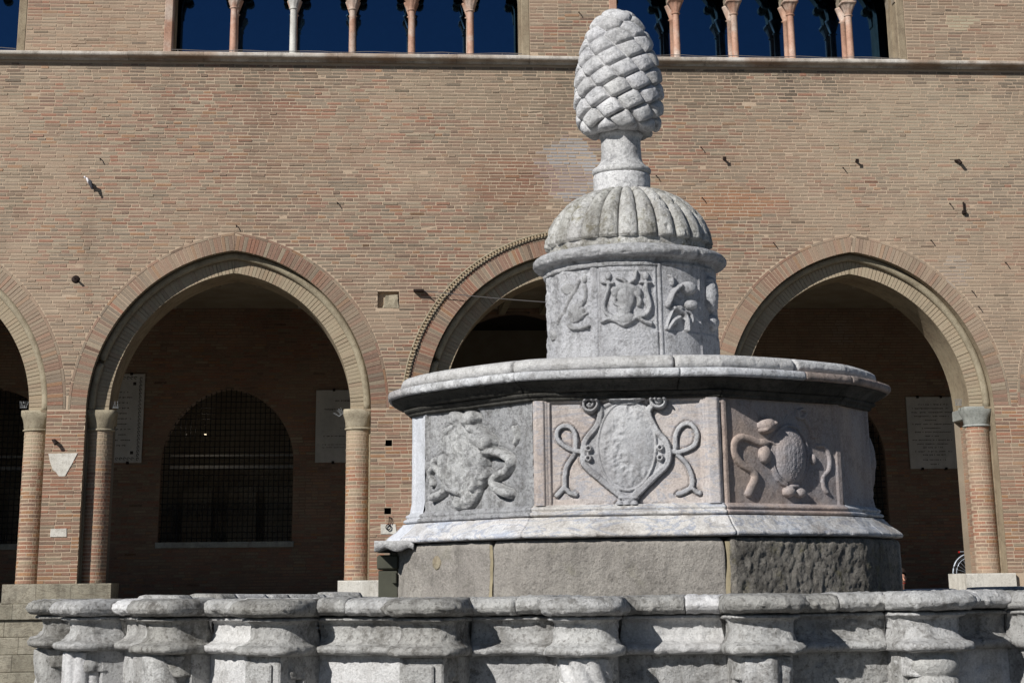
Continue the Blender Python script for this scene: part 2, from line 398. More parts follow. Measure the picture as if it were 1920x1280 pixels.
# upper window groups: edges and colonette positions, measured on the facade plane
def uu(px, py=60, dep=0.0): return fa(px, py, dep)[0]
GROUPS = []
gw = uu(550) - uu(438)
GROUPS.append(dict(l=uu(33) - 6 * gw - 0.1, r=uu(33), cols=[]))
GROUPS.append(dict(l=uu(323), r=uu(978), cols=[uu(p, 55, 0.12) for p in (438, 550, 661, 772, 882)]))
GROUPS.append(dict(l=uu(1158), r=uu(1683), cols=[uu(p, 55, 0.12) for p in (1268, 1377, 1483, 1592)]))
GROUPS[0]['cols'] = [GROUPS[0]['r'] - gw * k for k in range(1, 6)]
GROUPS.append(dict(l=uu(1708) + 3.0, r=uu(1708) + 9.5, cols=[uu(1708) + 3.0 + 1.08 * k for k in range(1, 6)]))
ZSILL = ZSTR + 0.13; ZCAP = 12.58
def grp_ivs(z, zc=ZCAP):
    o = []
    for G in GROUPS:
        if z < ZSILL or z > zc + 0.95: continue
        if z < zc: o.append((G['l'], G['r'])); continue
        e = [G['l'] - 0.07] + G['cols'] + [G['r'] + 0.07]
        for a, b in zip(e[:-1], e[1:]):
            c = (a + b) / 2; hw = (b - a) / 2 - 0.09; h = 0.85; r = (hw * hw + h * h) / (2 * hw); y = z - zc
            if y < h:
                x = math.sqrt(r * r - y * y) - (r - hw)
                if x > 0: o.append((c - x, c + x))
    return o
HOLES = [(fa(729, 830), 0.06), (fa(727, 958), 0.06)]
NICHE = fa(708, 547) + fa(748, 578)    # u0,z1,u1,z0
def hole_ivs(z, grow=0):
    o = []
    for (u, zc), s in HOLES:
        if abs(z - zc) < s + grow: o.append((u - s - grow, u + s + grow))
    if NICHE[3] - grow < z < NICHE[1] + grow: o.append((NICHE[0] - grow, NICHE[2] + grow))
    return o
def subtract(a, b, cuts):
    segs = [(a, b)]
    for c0, c1 in sorted(cuts):
        n = []
        for s0, s1 in segs:
            if c1 <= s0 or c0 >= s1: n.append((s0, s1)); continue
            if c0 > s0: n.append((s0, c0))
            if c1 < s1: n.append((c1, s1))
        segs = n
    return segs

CS = 0.066; Z0 = 1.45
def wall_leaf(name, dep, ivf, z0, z1, mat, parent, rev=False, step=CS, u0=None, u1=None):
    """a sheet of wall with its openings left out, built in thin courses"""
    V = []; Fc = []; z = z0; u0 = UMIN if u0 is None else u0; u1 = UMAX if u1 is None else u1
    while z < z1 - 1e-6:
        zt = min(z + step, z1); A = subtract(u0, u1, ivf(z + 1e-4)); B = subtract(u0, u1, ivf(zt - 1e-4))
        if len(A) != len(B): B = A = subtract(u0, u1, ivf((z + zt) / 2))
        for (a0, a1), (b0, b1) in zip(A, B):
            k = len(V); V += [(a0, dep, z), (a1, dep, z), (b1, dep, zt), (b0, dep, zt)]
            Fc.append((k + 3, k + 2, k + 1, k) if rev else (k, k + 1, k + 2, k + 3))
        z = zt
    return obj(name, V, Fc, mat, parent)

wall_leaf('wall', 0.005, lambda z: arch_ivs(z, 0) + grp_ivs(z) + hole_ivs(z), FLOOR, ZTOP, M['mortar'], palace, step=0.022)
wall_leaf('wall_rear_face', 1.28, lambda z: arch_ivs(z, INSET), FLOOR, ZSTR, M['plaster_in'], palace, True, 0.1)

# brick colours (albedo)
PAL = np.array([lin(160, 118, 98)[:3], lin(152, 112, 94)[:3], lin(150, 124, 104)[:3], lin(150, 134, 114)[:3],
                lin(136, 122, 106)[:3], lin(170, 122, 84)[:3], lin(164, 148, 124)[:3], lin(132, 104, 90)[:3], lin(164, 108, 84)[:3]])
MORT = np.array(lin(172, 152, 132)[:3])
PATCHES = [(fa(1072, 320), 0.56, 0.60, lin(178, 175, 176)[:3], 0.95), (fa(1390, 385), 1.0, 0.22, lin(176, 120, 96)[:3], 0.5),
           (fa(960, 340), 0.9, 0.5, lin(176, 120, 94)[:3], 0.35), (fa(930, 170), 2.0, 0.55, lin(142, 130, 112)[:3], 0.5), (fa(500, 150), 1.6, 0.35, lin(128, 114, 98)[:3], 0.45),
           (fa(1320, 170), 1.0, 0.4, lin(120, 106, 90)[:3], 0.45), (fa(1475, 150), 0.12, 0.5, lin(84, 78, 70)[:3], 0.6), (fa(1800, 45), 0.30, 0.18, lin(196, 184, 158)[:3], 0.9),
           (fa(1720, 250), 2.2, 1.0, lin(178, 166, 144)[:3], 0.35), (fa(60, 330), 0.35, 0.2, lin(110, 98, 84)[:3], 0.5), (fa(30, 380), 0.2, 0.3, lin(96, 84, 72)[:3], 0.5)]
_r = random.Random(12)
for _k in range(46):
    PATCHES.append(((_r.uniform(-10, 10.5), ZSTR - _r.uniform(0.02, 0.25)), _r.uniform(0.05, 0.16), _r.uniform(0.10, 0.55), lin(92, 86, 78)[:3], _r.uniform(0.25, 0.6)))
for _k in range(16):
    PATCHES.append(((_r.uniform(-10, 10.5), _r.uniform(5.5, 10.8)), _r.uniform(0.2, 0.9), _r.uniform(0.12, 0.4), _r.choice([lin(176, 128, 88), lin(172, 158, 136), lin(150, 108, 92), lin(120, 108, 94), lin(168, 160, 152)])[:3], _r.uniform(0.25, 0.5)))
def brick_cols(u, z, red=0.0, n=None):
    n = len(u); P = np.stack([u, z, np.zeros(n)], -1)
    reg = fbm(P, 0.22, 3, 5)                     # large areas redder or greyer
    up = np.clip((z - 9.0) / 2.0, 0, 1) * (z < ZSTR) + np.clip((u + 1) / 7, 0, 1) * 0.55
    k = np.clip(0.5 + reg * 0.9 - up * 0.45 + red, 0, 1)
    rw = np.random.rand(n)
    warm = np.array([0, 1, 2, 5, 8, 0, 1, 7, 8]); cool = np.array([3, 4, 6, 2, 3, 4, 6, 3, 2])
    iw = warm[np.random.randint(0, 9, n)]; ic = cool[np.random.randint(0, 9, n)]
    c = np.where((rw < k * 0.72 + 0.12)[:, None], PAL[iw], PAL[ic])
    c = c * (0.84 + 0.24 * np.random.rand(n))[:, None]
    # lime smear: patches where mortar covers the bricks
    sm = np.clip(fbm(P * np.array([1, 1.6, 1]), 0.7, 4, 11) * 1.5 + 0.42 - red * 0.5, 0.10, 0.80) * (0.6 + 0.5 * np.random.rand(n))
    sm = np.clip(sm, 0, 0.88)[:, None]
    gy = c.mean(1, keepdims=True); c = gy + (c - gy) * (0.80 + 0.2 * np.clip(red, 0, 1))[..., None] if isinstance(red, np.ndarray) else gy + (c - gy) * (0.80 + 0.2 * min(max(red, 0), 1))
    out = c * (1 - sm) + MORT * 0.95 * sm
    out = out * 0.84 + np.array(lin(158, 134, 114)[:3]) * 0.16
    for (cu_, cz_), ru, rz_, tint, am in PATCHES:
        q = ((u - cu_) / ru) ** 2 + ((z - cz_) / rz_) ** 2 + 0.5 * fbm(P, 2.2, 3, 44)
        k_ = np.clip((1.15 - q) * 4, 0, 1)[:, None] * am * (0.7 + 0.3 * np.random.rand(n))[:, None]; out = out * (1 - k_) + np.array(tint) * k_
    lum = (0.98 + 0.36 * np.clip(fbm(P, 0.45, 4, 61), -1, 1))[:, None]
    chip = (np.random.rand(n) < 0.004)[:, None]; out = np.where(chip, out * 0.6, out)
    return out * 0.90 * lum

def course_bricks(z0, z1, cuts_fn, u0, u1, jz=0.0):
    out = []; z = z0; row = 0
    while z < z1 - 0.03:
        off = random.uniform(-0.3, 0) - (0.14 if row % 2 else 0)
        bow = [random.uniform(-0.003, 0.003)]
        cuts = []
        for zz in (z + 0.004, z + 0.05): cuts += cuts_fn(zz)
        segs = subtract(u0, u1, cuts)
        for s0, s1 in segs:
            u = s0 + (off if s0 <= u0 + 1e-6 else 0)
            while u < s1:
                L = 0.262 if random.random() < 0.6 else 0.126
                L += random.uniform(-0.014, 0.014)
                a, b = max(u, s0 + 0.004), min(u + L, s1 - 0.004)
                if b - a > 0.03: out.append((a, b, z + random.uniform(0, 0.005), z + 0.047 + random.uniform(-0.006, 0.003)))
                u += L + random.uniform(0.013, 0.021)
        z += CS; row += 1
    return np.array(out)
def flat_prisms(B, front, back):
    n = len(B); C = np.zeros((n, 8, 3)); f = front if isinstance(front, np.ndarray) else np.full(n, front)
    j = lambda s=0.003: np.random.uniform(-s, s, n)
    for k, (ui, zi) in enumerate(((0, 2), (1, 2), (1, 3), (0, 3))):
        C[:, k, 0] = B[:, ui] + j(0.005); C[:, k, 2] = B[:, zi] + j(); C[:, k, 1] = f + j(0.0015)
        C[:, k + 4, 0] = B[:, ui]; C[:, k + 4, 2] = B[:, zi]; C[:, k + 4, 1] = back
    return C

def fcuts(z):
    o = arch_ivs(z, BW + 0.055) if z > ZSP else arch_ivs(z, 0)
    return o + hole_ivs(z, 0.004)
B1 = course_bricks(FLOOR + 0.33, ZSTR - 0.01, fcuts, UMIN, UMAX)
B2 = course_bricks(ZSILL + 0.004, ZTOP, lambda z: [(a - 0.16, b + 0.16) if (b - a) > 2 else (a, b) for a, b in grp_ivs(z)] if z < ZCAP else
                   [(G['l'] - 0.16, G['r'] + 0.16) for G in GROUPS if z < ZCAP + 0.95], UMIN, UMAX)
def front_dep(n): return -np.random.uniform(-0.001, 0.0035, n) - (np.random.rand(n) < 0.05) * 0.005 + (np.random.rand(n) < 0.05) * 0.004
BB = np.vstack([B1, B2])
um = (BB[:, 0] + BB[:, 1]) / 2; zm = BB[:, 2]
pier = (zm < ZSP).astype(float)
cols = brick_cols(um, zm, red=pier * 0.75)
Cb = flat_prisms(BB, front_dep(len(BB)), 0.008)
# the nearest and largest bricks of the piers become bricks of their own
vis = (zm < ZSP) & (um > -9.2) & (um < 10.2)
score = (BB[:, 1] - BB[:, 0]) * vis - 0.0001 * np.abs(um)
sel = np.argsort(-score)[:300]; mask = np.ones(len(BB), bool); mask[sel] = False
stuff(link('brickwork', prisms_mesh('brickwork', Cb[mask], cols[mask], M['brick']), palace))
for i in sel: link('brick', prisms_mesh('brick', Cb[i:i + 1], cols[i:i + 1], M['brick']), palace)

# arch rings: voussoirs standing on edge, a thin outer ring, the set-back order and its roll
def ring_quads(A, r0, r1, pitch, z_base=ZSP, gap=0.010, yoff=0.0):
    out = []; k = A['r'] - A['a']
    for sd in (-1, 1):
        ph = 0.0
        while True:
            p0 = ph + gap / r0 / 2; p1 = ph + pitch / r0 - gap / r0 / 2
            q = []
            if p0 > 1.5 or k / math.cos(min(p0, 1.5)) > r1 - 0.02: break
            for rr, pp in ((r0, p0), (r1, p0), (r1, p1), (r0, p1)):
                pp = min(pp, 1.5); rr = min(max(rr, (k + 0.002) / math.cos(pp)), max(r1, rr)); q.append([max(rr * math.cos(pp) - k, 0.0), rr * math.sin(pp)])
            q = [[A['c'] + sd * x, z_base + y] for x, y in q]
            if sd < 0: q = q[::-1]
            q = [q[0], q[1], q[2], q[3]]
            out.append(q); ph += pitch / r0 * (1 + random.uniform(-0.06, 0.06))
            if ph > 1.6: break
    return np.array(out)
def quads_prisms(Q, front, back, jit=0.003):
    n = len(Q); C = np.zeros((n, 8, 3)); fr = front + np.random.uniform(-0.003, 0.001, n)
    for k in range(4):
        C[:, k, 0] = Q[:, k, 0] + np.random.uniform(-jit, jit, n); C[:, k, 2] = Q[:, k, 1] + np.random.uniform(-jit, jit, n); C[:, k, 1] = fr
        C[:, k + 4, 0] = Q[:, k, 0]; C[:, k + 4, 2] = Q[:, k, 1]; C[:, k + 4, 1] = back
    # keep the winding facing outward
    a = C[:, 1] - C[:, 0]; b = C[:, 3] - C[:, 0]; s = a[:, 0] * b[:, 2] - a[:, 2] * b[:, 0]
    fl = s < 0; D = C.copy(); D[fl] = C[fl][:, [3, 2, 1, 0, 7, 6, 5, 4]]
    return D
allC = []; allcol = []; vous = []
for ai, A in enumerate(ARCH):
    Q = ring_quads(A, A['r'] + 0.002, A['r'] + BW, 0.066)
    C = quads_prisms(Q, -0.001, 0.008, 0.002); u = Q[:, :, 0].mean(1); z = Q[:, :, 1].mean(1)
    c = brick_cols(u, z, red=0.12); vous.append((ai, C, c))
    Q = ring_quads(A, A['r'] + BW + 0.008, A['r'] + BW + 0.05, 0.24)
    allC.append(quads_prisms(Q, -0.002, 0.008)); allcol.append(brick_cols(Q[:, :, 0].mean(1), Q[:, :, 1].mean(1), red=0.1))
vc = 0; restC = []; restc = []
for ai in (1, 3, 0, 2, 4, 5):
    _, C, c = vous[ai]
    for i in range(len(C)):
        if vc < 300: link('voussoir', prisms_mesh('voussoir', C[i:i + 1], c[i:i + 1], M['brick']), palace); vc += 1
        else: restC.append(C[i:i + 1]); restc.append(c[i:i + 1])
stuff(link('voussoir_ring', prisms_mesh('voussoir_ring', np.vstack(restC + allC), np.vstack(restc + allcol), M['brick']), palace))

def arc_pts(A, off, zb, n=40, top=True):
    """outline of the arch at an offset, from left foot at zb up over the apex to the right foot"""
    k = A['r'] - A['a']; R = A['r'] + off; pm = math.acos(k / R)
    L = [(A['c'] - (A['a'] + off), zb)] if zb < ZSP else []
    L += [(A['c'] - (R * math.cos(p) - k), ZSP + R * math.sin(p)) for p in np.linspace(0, pm, n)]
    Rt = [(A['c'] + (R * math.cos(p) - k), ZSP + R * math.sin(p)) for p in np.linspace(pm, 0, n)][1:]
    if zb < ZSP: Rt.append((A['c'] + A['a'] + off, zb))
    return L + Rt
def ribbon(name, P0, P1, mat, parent, smooth=True):
    n = len(P0); V = list(P0) + list(P1); return obj(name, V, [(i, i + 1, n + i + 1, n + i) for i in range(n - 1)], mat, parent, smooth)
D1 = 0.30; D2 = 1.28
TAN = np.array(lin(168, 155, 132)[:3])
secC = []; secc = []
for ai, A in enumerate(ARCH):
    o = arc_pts(A, 0, FLOOR); ribbon('outer_soffit', [(u, 0.0, z) for u, z in o], [(u, D1, z) for u, z in o], M['soffit'], palace, False)
    i_ = arc_pts(A, INSET, FLOOR)
    ribbon('inner_order', [(u, D1, z) for u, z in o], [(u, D1, z) for u, z in i_], M['soffit'], palace, False)
    i2 = arc_pts(A, INSET, ZSP); ribbon('inner_soffit', [(u, D1 + 0.001, z) for u, z in i2], [(u, D2, z) for u, z in i2], M['soffit'], palace, False)
    Q = ring_quads(A, A['r'] + INSET + 0.003, A['r'] - 0.02, 0.066, gap=0.008)
    C = quads_prisms(Q, D1 - 0.012, D1 - 0.0); secC.append(C)
    c = brick_cols(Q[:, :, 0].mean(1), Q[:, :, 1].mean(1), red=-0.1); sm = (0.55 + 0.3 * np.random.rand(len(c)))[:, None]
    secc.append(c * (1 - sm) + TAN * sm)
    mb = MB(); pts = arc_pts(A, -0.065, ZSP, 50); mb.tube([(u, D1 - 0.075, z) for u, z in pts], 0.068, 10); mb.build('roll_moulding', M['sandstone'], palace, True)
    for sd in (-1, 1):
        u = A['c'] + sd * (A['a'] - 0.065); mb = MB().box(u - 0.075, u + 0.075, D1 - 0.155, D1 + 0.0, ZSP - 0.045, ZSP - 0.003); mb.build('corbel', M['soffit'], palace)
stuff(link('inner_order_brick', prisms_mesh('inner_order_brick', np.vstack(secC), np.vstack(secc), M['brick']), palace))
# jamb faces, engaged columns, capitals
colC = []; colc = []
for ai, A in enumerate(ARCH):
    for sd in (-1, 1):
        e = A['c'] + sd * (A['a'] + INSET)                # opening edge
        cu = e + sd * 0.15; cd = D1 + 0.12; R = 0.222
        mb = MB(); mb.lathe([(R - 0.003, FLOOR + 0.33), (R - 0.003, ZSP - 0.36)], (cu, cd), 32); mb.build('column_core', M['mortar'], palace, True)
        je = e + sd * 0.12; x0, x1 = sorted((je, A['c'] + sd * (A['a'] + 0.0)))
        mb = MB(); mb.box(x0, x1, cd + 0.02, D2, FLOOR, ZSP - 0.001); mb.build('jamb', M['mortar'], palace)
        z = FLOOR + 0.335; row = 0
        while z < ZSP - 0.40:
            th = random.uniform(0, 1)
            # the half facing the piazza and the opening
            t = math.radians(150) + (0.7 if row % 2 else 0.0) + th * 0.12
            tend = math.radians(392)
            while t < tend:
                dt = (0.262 if random.random() < 0.85 else 0.126) / R; t1 = min(t + dt, tend)
                m = max(1, int(math.ceil((t1 - t) / 0.30))); rr = R + random.uniform(0, 0.003); zz0, zz1 = z + random.uniform(0, 0.004), z + 0.048 + random.uniform(-0.004, 0.003)
                for s_ in range(m):
                    a0 = t + (t1 - t) * s_ / m; a1 = t + (t1 - t) * (s_ + 1) / m
                    g0 = 0.04 if s_ == 0 else 0; g1 = 0.04 if s_ == m - 1 else 0
                    f = [(cu + rr * math.cos(a), cd + rr * math.sin(a), h) for a, h in ((a0 + g0, zz0), (a1 - g1, zz0), (a1 - g1, zz1), (a0 + g0, zz1))]
                    b = [(cu + (R - 0.01) * math.cos(a), cd + (R - 0.01) * math.sin(a), h) for a, h in ((a0 + g0, zz0), (a1 - g1, zz0), (a1 - g1, zz1), (a0 + g0, zz1))]
                    colC.append(f + b); colc.append((cu, z, s_))
                t = t1
            z += CS; row += 1
        # reveal courses on the jamb seen past the column
        z = FLOOR + 0.335
        while z < ZSP - 0.02:
            d = cd + 0.06; 
            while d < D2 - 0.05:
                L = 0.262 if random.random() < 0.6 else 0.126
                d1_ = min(d + L, D2)
                x = je - sd * 0.006; xb = je + sd * 0.002
                f = [(x, d, z), (x, d1_, z), (x, d1_, z + 0.053), (x, d, z + 0.053)]; b = [(xb, d, z), (xb, d1_, z), (xb, d1_, z + 0.053), (xb, d, z + 0.053)]
                if sd > 0: f = f[::-1]; b = b[::-1]
                colC.append(f + b); colc.append((x, z, 0)); d = d1_ + 0.013
            z += CS
        cap = 'greystone' if (ai == 3 and sd == 1) else 'sandstone'
        # capital: round bell growing to a square block, necking ring below
        n = 32; V = []; rows = [(0.0, 0.195, 1), (0.03, 0.21, 1), (0.10, 0.215, 0.85), (0.17, 0.235, 0.55), (0.235, 0.262, 0.25), (0.28, 0.265, 0.12), (0.325, 0.262, 0.12), (0.327, 0.0, 0.1)]
        P = np.zeros((n, len(rows), 3))
        for i in range(n):
            a = 2 * math.pi * i / n; sq = 1 / max(abs(math.cos(a)), abs(math.sin(a)))
            for j, (h, r, rd) in enumerate(rows):
                rr = r * 1.13 * (rd + (1 - rd) * min(sq, 1.3) * 0.92); P[i, j] = (cu + rr * math.cos(a), cd + rr * math.sin(a), ZSP - 0.327 + h)
        grid('capital', P, M[cap], palace, cu=True, amp=0.012, freq=9, seed=ai * 3 + sd + 5)
        x0, x1 = sorted((e - sd * 0.02, A['c'] + sd * (A['a'] - 0.16)))
        MB().box(x0, x1, cd + 0.2, D2 + 0.02, ZSP - 0.20, ZSP - 0.002, 0.01).build('impost', M[cap], palace)
        tr = [(0.225, ZSP - 0.366)] + [(0.228 + 0.026 * math.sin(t), ZSP - 0.345 - 0.022 * math.cos(t)) for t in np.linspace(0, math.pi, 8)] + [(0.225, ZSP - 0.32)]
        MB().lathe(tr, (cu, cd), 32).build('necking_ring', M[cap], palace, True)
colC = np.array(colC); cc = np.array(colc)
ccol = brick_cols(cc[:, 0], cc[:, 1], red=0.75)
for q_ in np.where(cc[:, 2] > 0)[0]: ccol[q_] = ccol[q_ - 1]
tops = np.clip((cc[:, 1] - (ZSP - 1.1)) / 0.7, 0, 0.7)[:, None] * (cc[:, 0] < 8)[:, None]
ccol = ccol * (1 - tops) + TAN * tops
dd = colC[:, :, 1].mean(1)
front = np.where((dd < D1 + 0.02) & (np.abs(cc[:, 0]) < 9.2))[0]
starts = np.where(cc[:, 2] == 0)[0]; ends = np.append(starts[1:], len(cc)); fs = set(front.tolist())
cand = [(a, b) for a, b in zip(starts, ends) if b - a > 3 and (a + 1) in fs]; random.shuffle(cand); cand = cand[:300]
mask = np.ones(len(colC), bool)
for a, b in cand:
    mask[a:b] = False; link('column_brick', prisms_mesh('column_brick', colC[a:b], ccol[a:b], M['brick']), palace)
stuff(link('column_brickwork', prisms_mesh('column_brickwork', colC[mask], ccol[mask], M['brick']), palace))

# dog-tooth band round the middle arch
A = ARCH[2]; Q = ring_quads(A, A['r'] + BW + 0.075, A['r'] + BW + 0.125, 0.062, gap=0.028)
stuff(link('dogtooth_moulding', prisms_mesh('dogtooth_moulding', quads_prisms(Q, -0.055, 0.012), np.tile(np.array(lin(168, 150, 124)[:3]), (len(Q), 1)), M['brick']), palace))
for off in (BW + 0.062, BW + 0.140):
    o = arc_pts(A, off, ZSP, 50); MB().tube([(u, -0.012, z) for u, z in o], 0.018, 6).build('arch_fillet', M['sandstone'], palace, True)

# recesses in the wall
for k, ((u, z), s) in enumerate(HOLES):
    mb = MB(); V = [(u - s, 0.014, z - s), (u + s, 0.014, z - s), (u + s, 0.014, z + s), (u - s, 0.014, z + s)]; V += [(a, 0.3, c) for a, b, c in V]
    mb.add(V, [(0, 4, 5, 1), (1, 5, 6, 2), (2, 6, 7, 3), (3, 7, 4, 0), (4, 7, 6, 5)]); mb.build('wall_socket', M['dark'], palace)
u0, z1, u1, z0 = NICHE
mb = MB(); V = [(u0, 0.014, z0), (u1, 0.014, z0), (u1, 0.014, z1), (u0, 0.014, z1)]; V += [(a, 0.12, c) for a, b, c in V]
mb.add(V, [(0, 4, 5, 1), (1, 5, 6, 2), (2, 6, 7, 3), (3, 7, 4, 0), (4, 7, 6, 5)]); mb.build('broken_socket', M['mortar'], palace)
def rough_slab(name, outline, y_front, y_back, mat, parent, n=26, amp=0.01, seed=0):
    """an irregular flat stone: outline is a list of (u, z)"""
    o = resample(outline, 0.04, True); c = o.mean(0); k = len(o); P = np.zeros((5, k, 3))
    for j, (s, y) in enumerate(((1.0, y_back), (1.0, y_front + 0.006), (0.97, y_front), (0.5, y_front), (0.02, y_front))):
        q = c + (o - c) * s; P[j] = np.stack([q[:, 0], np.full(k, y), q[:, 1]], -1)
    n_ = fbm(P, 6, 3, seed) * amp; P[1:, :, 1] += n_[1:] * 0.6; P[:, :, 0] += fbm(P, 9, 2, seed + 3) * amp
    Fc = grid_faces(5, k, False, True)
    return obj(name, P, Fc, mat, parent)
rough_slab('broken_stone', [(u0 + 0.09, z0 + 0.01), (u1 - 0.0, z0 + 0.0), (u1 - 0.02, z1 - 0.05), (u0 + 0.16, z1 - 0.07)], -0.005, 0.11, M['sandstone'], palace, amp=0.05, seed=4)
f = lambda p: fa(*p)
rough_slab('marble_fragment', [f(p) for p in ((91, 850), (146, 849), (134, 872), (122, 893), (111, 893), (105, 885), (99, 880), (94, 866))], -0.012, 0.012, M['podium_white'], palace, amp=0.004, seed=2)
rough_slab('stone_insert', [f(p) for p in ((95, 991), (125, 990), (125, 1006), (94, 1006))], -0.010, 0.012, M['podium_white'], palace, amp=0.006, seed=3)
rough_slab('stone_insert', [f(p) for p in ((714, 982), (742, 982), (744, 1001), (714, 1001))], -0.010, 0.012, M['podium_white'], palace, amp=0.006, seed=5)

# string course of separate slabs
u = UMIN; k = 0
while u < UMAX:
    L = random.uniform(0.9, 1.5); e = min(u + L, UMAX); hi = 0.012 if any(G['l'] - 0.2 < (u + e) / 2 < G['r'] + 0.2 for G in GROUPS) else 0
    pr = [(0.05, ZSTR), (-0.04, ZSTR), (-0.045, ZSTR + 0.012), (-0.05, ZSTR + 0.03), (-0.07, ZSTR + 0.042), (-0.12, ZSTR + 0.05), (-0.20, ZSTR + 0.055),
          (-0.215, ZSTR + 0.075), (-0.215, ZSTR + 0.11), (-0.205, ZSTR + 0.125 + hi), (0.05, ZSTR + 0.125 + hi)]
    xs = np.linspace(u + 0.002, e - 0.002, 12); P = np.array([[(x, d, z) for d, z in pr] for x in xs])
    grid('string_course_slab', P, M['sill'], palace, cv=True, amp=0.004, freq=7, seed=k, caps=True, smooth=False); u = e; k += 1

# upper windows
def revolve(parent, name, mat, c, prof, n=20): return MB().lathe(prof, c, n).build(name, mat, parent, True)
for gi, G in enumerate(GROUPS):
    win = bpy.data.objects.new('loggia_window', None); COL.objects.link(win); win.parent = palace
    zb = ZSILL + 0.012
    for ci, cx in enumerate(G['cols']):
        mt = M['whitemarble'] if (gi == 1 and ci == 1) else M['redmarble']
        pr = [(0.0, zb), (0.095, zb), (0.095, zb + 0.03), (0.085, zb + 0.05), (0.072, zb + 0.062), (0.068, zb + 0.07), (0.064, ZCAP - 0.30), (0.064, ZCAP - 0.285), (0.084, ZCAP - 0.28), (0.086, ZCAP - 0.262), (0.066, ZCAP - 0.255)]
        revolve(win, 'colonette', mt, (cx, 0.12), pr)
        # capital with leaf corners
        n = 24; rows = [(-0.256, 0.066, 1), (-0.18, 0.085, 0.7), (-0.10, 0.11, 0.3), (-0.04, 0.135, 0.1), (-0.035, 0.15, 0), (0.0, 0.15, 0), (0.001, 0, 0)]
        P = np.zeros((n, len(rows), 3))
        for i in range(n):
            a = 2 * math.pi * i / n; sq = min(1 / max(abs(math.cos(a)), abs(math.sin(a))), 1.35)
            for j, (h, r, rd) in enumerate(rows):
                rr = r * (rd + (1 - rd) * sq) * (1 + (0.10 * math.cos(8 * a) if 0 < j < 4 else 0)); P[i, j] = (cx + rr * math.cos(a), 0.12 + rr * math.sin(a), ZCAP + h)
        grid('colonette_capital', P, mt, win, cu=True)
        # the second row of colonettes deeper in the wall
        pr2 = [(0.0, zb), (0.08, zb), (0.065, zb + 0.05), (0.06, ZCAP - 0.3), (0.09, ZCAP - 0.28), (0.06, ZCAP - 0.26), (0.14, ZCAP - 0.03), (0.15, ZCAP), (0, ZCAP)]
        revolve(win, 'inner_colonette', M['redmarble'], (cx, 0.52), pr2, 14)
    for e, sd in ((G['l'], -1), (G['r'], 1)):
        x0, x1 = sorted((e, e + sd * 0.155)); MB().box(x0, x1, -0.006, 0.30, zb - 0.001, ZCAP + 0.95, 0.012).build('window_jamb', M['soffit'] if sd > 0 else M['redmarble'], win)
        x0, x1 = sorted((e - sd * 0.02, e + sd * 0.12)); MB().box(x0, x1, 0.302, 0.62, zb, ZCAP + 0.95).build('inner_jamb', M['soffit'], win)
    # tracery head: two leaves of stone with pointed openings
    hw = lambda z, G=G: [iv for iv in grp_ivs(z) if G['l'] - 0.2 < iv[0] < G['r'] + 0.2]
    for dep in (0.008, 0.42):
        wall_leaf('tracery', dep, hw, ZCAP, ZCAP + 0.95, M['soffit'] if dep < 0.1 else M['plaster_in'], win, False, 0.02, G['l'] + 0.001, G['r'] - 0.001)
        e = [G['l'] - 0.07] + G['cols'] + [G['r'] + 0.07]; mb = MB()
        for a, b in zip(e[:-1], e[1:]):
            c = (a + b) / 2; h2 = (b - a) / 2 - 0.09; h = 0.85; r = (h2 * h2 + h * h) / (2 * h2); pm = math.acos((r - h2) / r)
            L = [(c - (r * math.cos(p) - (r - h2)), ZCAP + r * math.sin(p)) for p in np.linspace(0, pm, 14)]
            L += [(2 * c - x, z) for x, z in L[::-1][1:]]
            k = len(L); mb.add([(x, dep, z) for x, z in L] + [(x, dep + 0.2, z) for x, z in L], [(i, i + 1, k + i + 1, k + i) for i in range(k - 1)])
            # cusps of the trefoil head
            for sgn in (-1, 1):
                x = c + sgn * h2 * 0.80; mb.tube([(x, dep + 0.03, ZCAP + 0.34), (x, dep + 0.17, ZCAP + 0.34)], 0.09, 10)
        mb.build('arch_reveal', M['plaster_in'], win)
        e0 = [x for x in G['cols']]; 
        for x in e0: MB().box(x - 0.088, x + 0.088, dep, dep + 0.2, ZCAP + 0.002, ZCAP + 0.3).build('springer', M['soffit'], win)
    MB().box(G['l'] - 0.2, G['r'] + 0.2, 0.94, 0.96, ZSILL - 0.1, ZTOP - 0.3).build('window_glass', M['glass'], win)
    MB().box(G['l'] - 0.1, G['r'] + 0.1, 0.02, 0.93, ZSILL - 0.05, zb).build('window_floor', M['sill'], win)
MB().box(UMIN, UMAX, 0.62, 1.4, ZTOP - 0.9, ZTOP).build('upper_lintel', M['plaster_in'], palace)
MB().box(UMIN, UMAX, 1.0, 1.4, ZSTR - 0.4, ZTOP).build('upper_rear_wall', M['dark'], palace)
MB().box(UMIN, UMAX, -0.12, 1.4, ZTOP + 0.001, ZTOP + 0.35).build('eaves', M['sill'], palace)

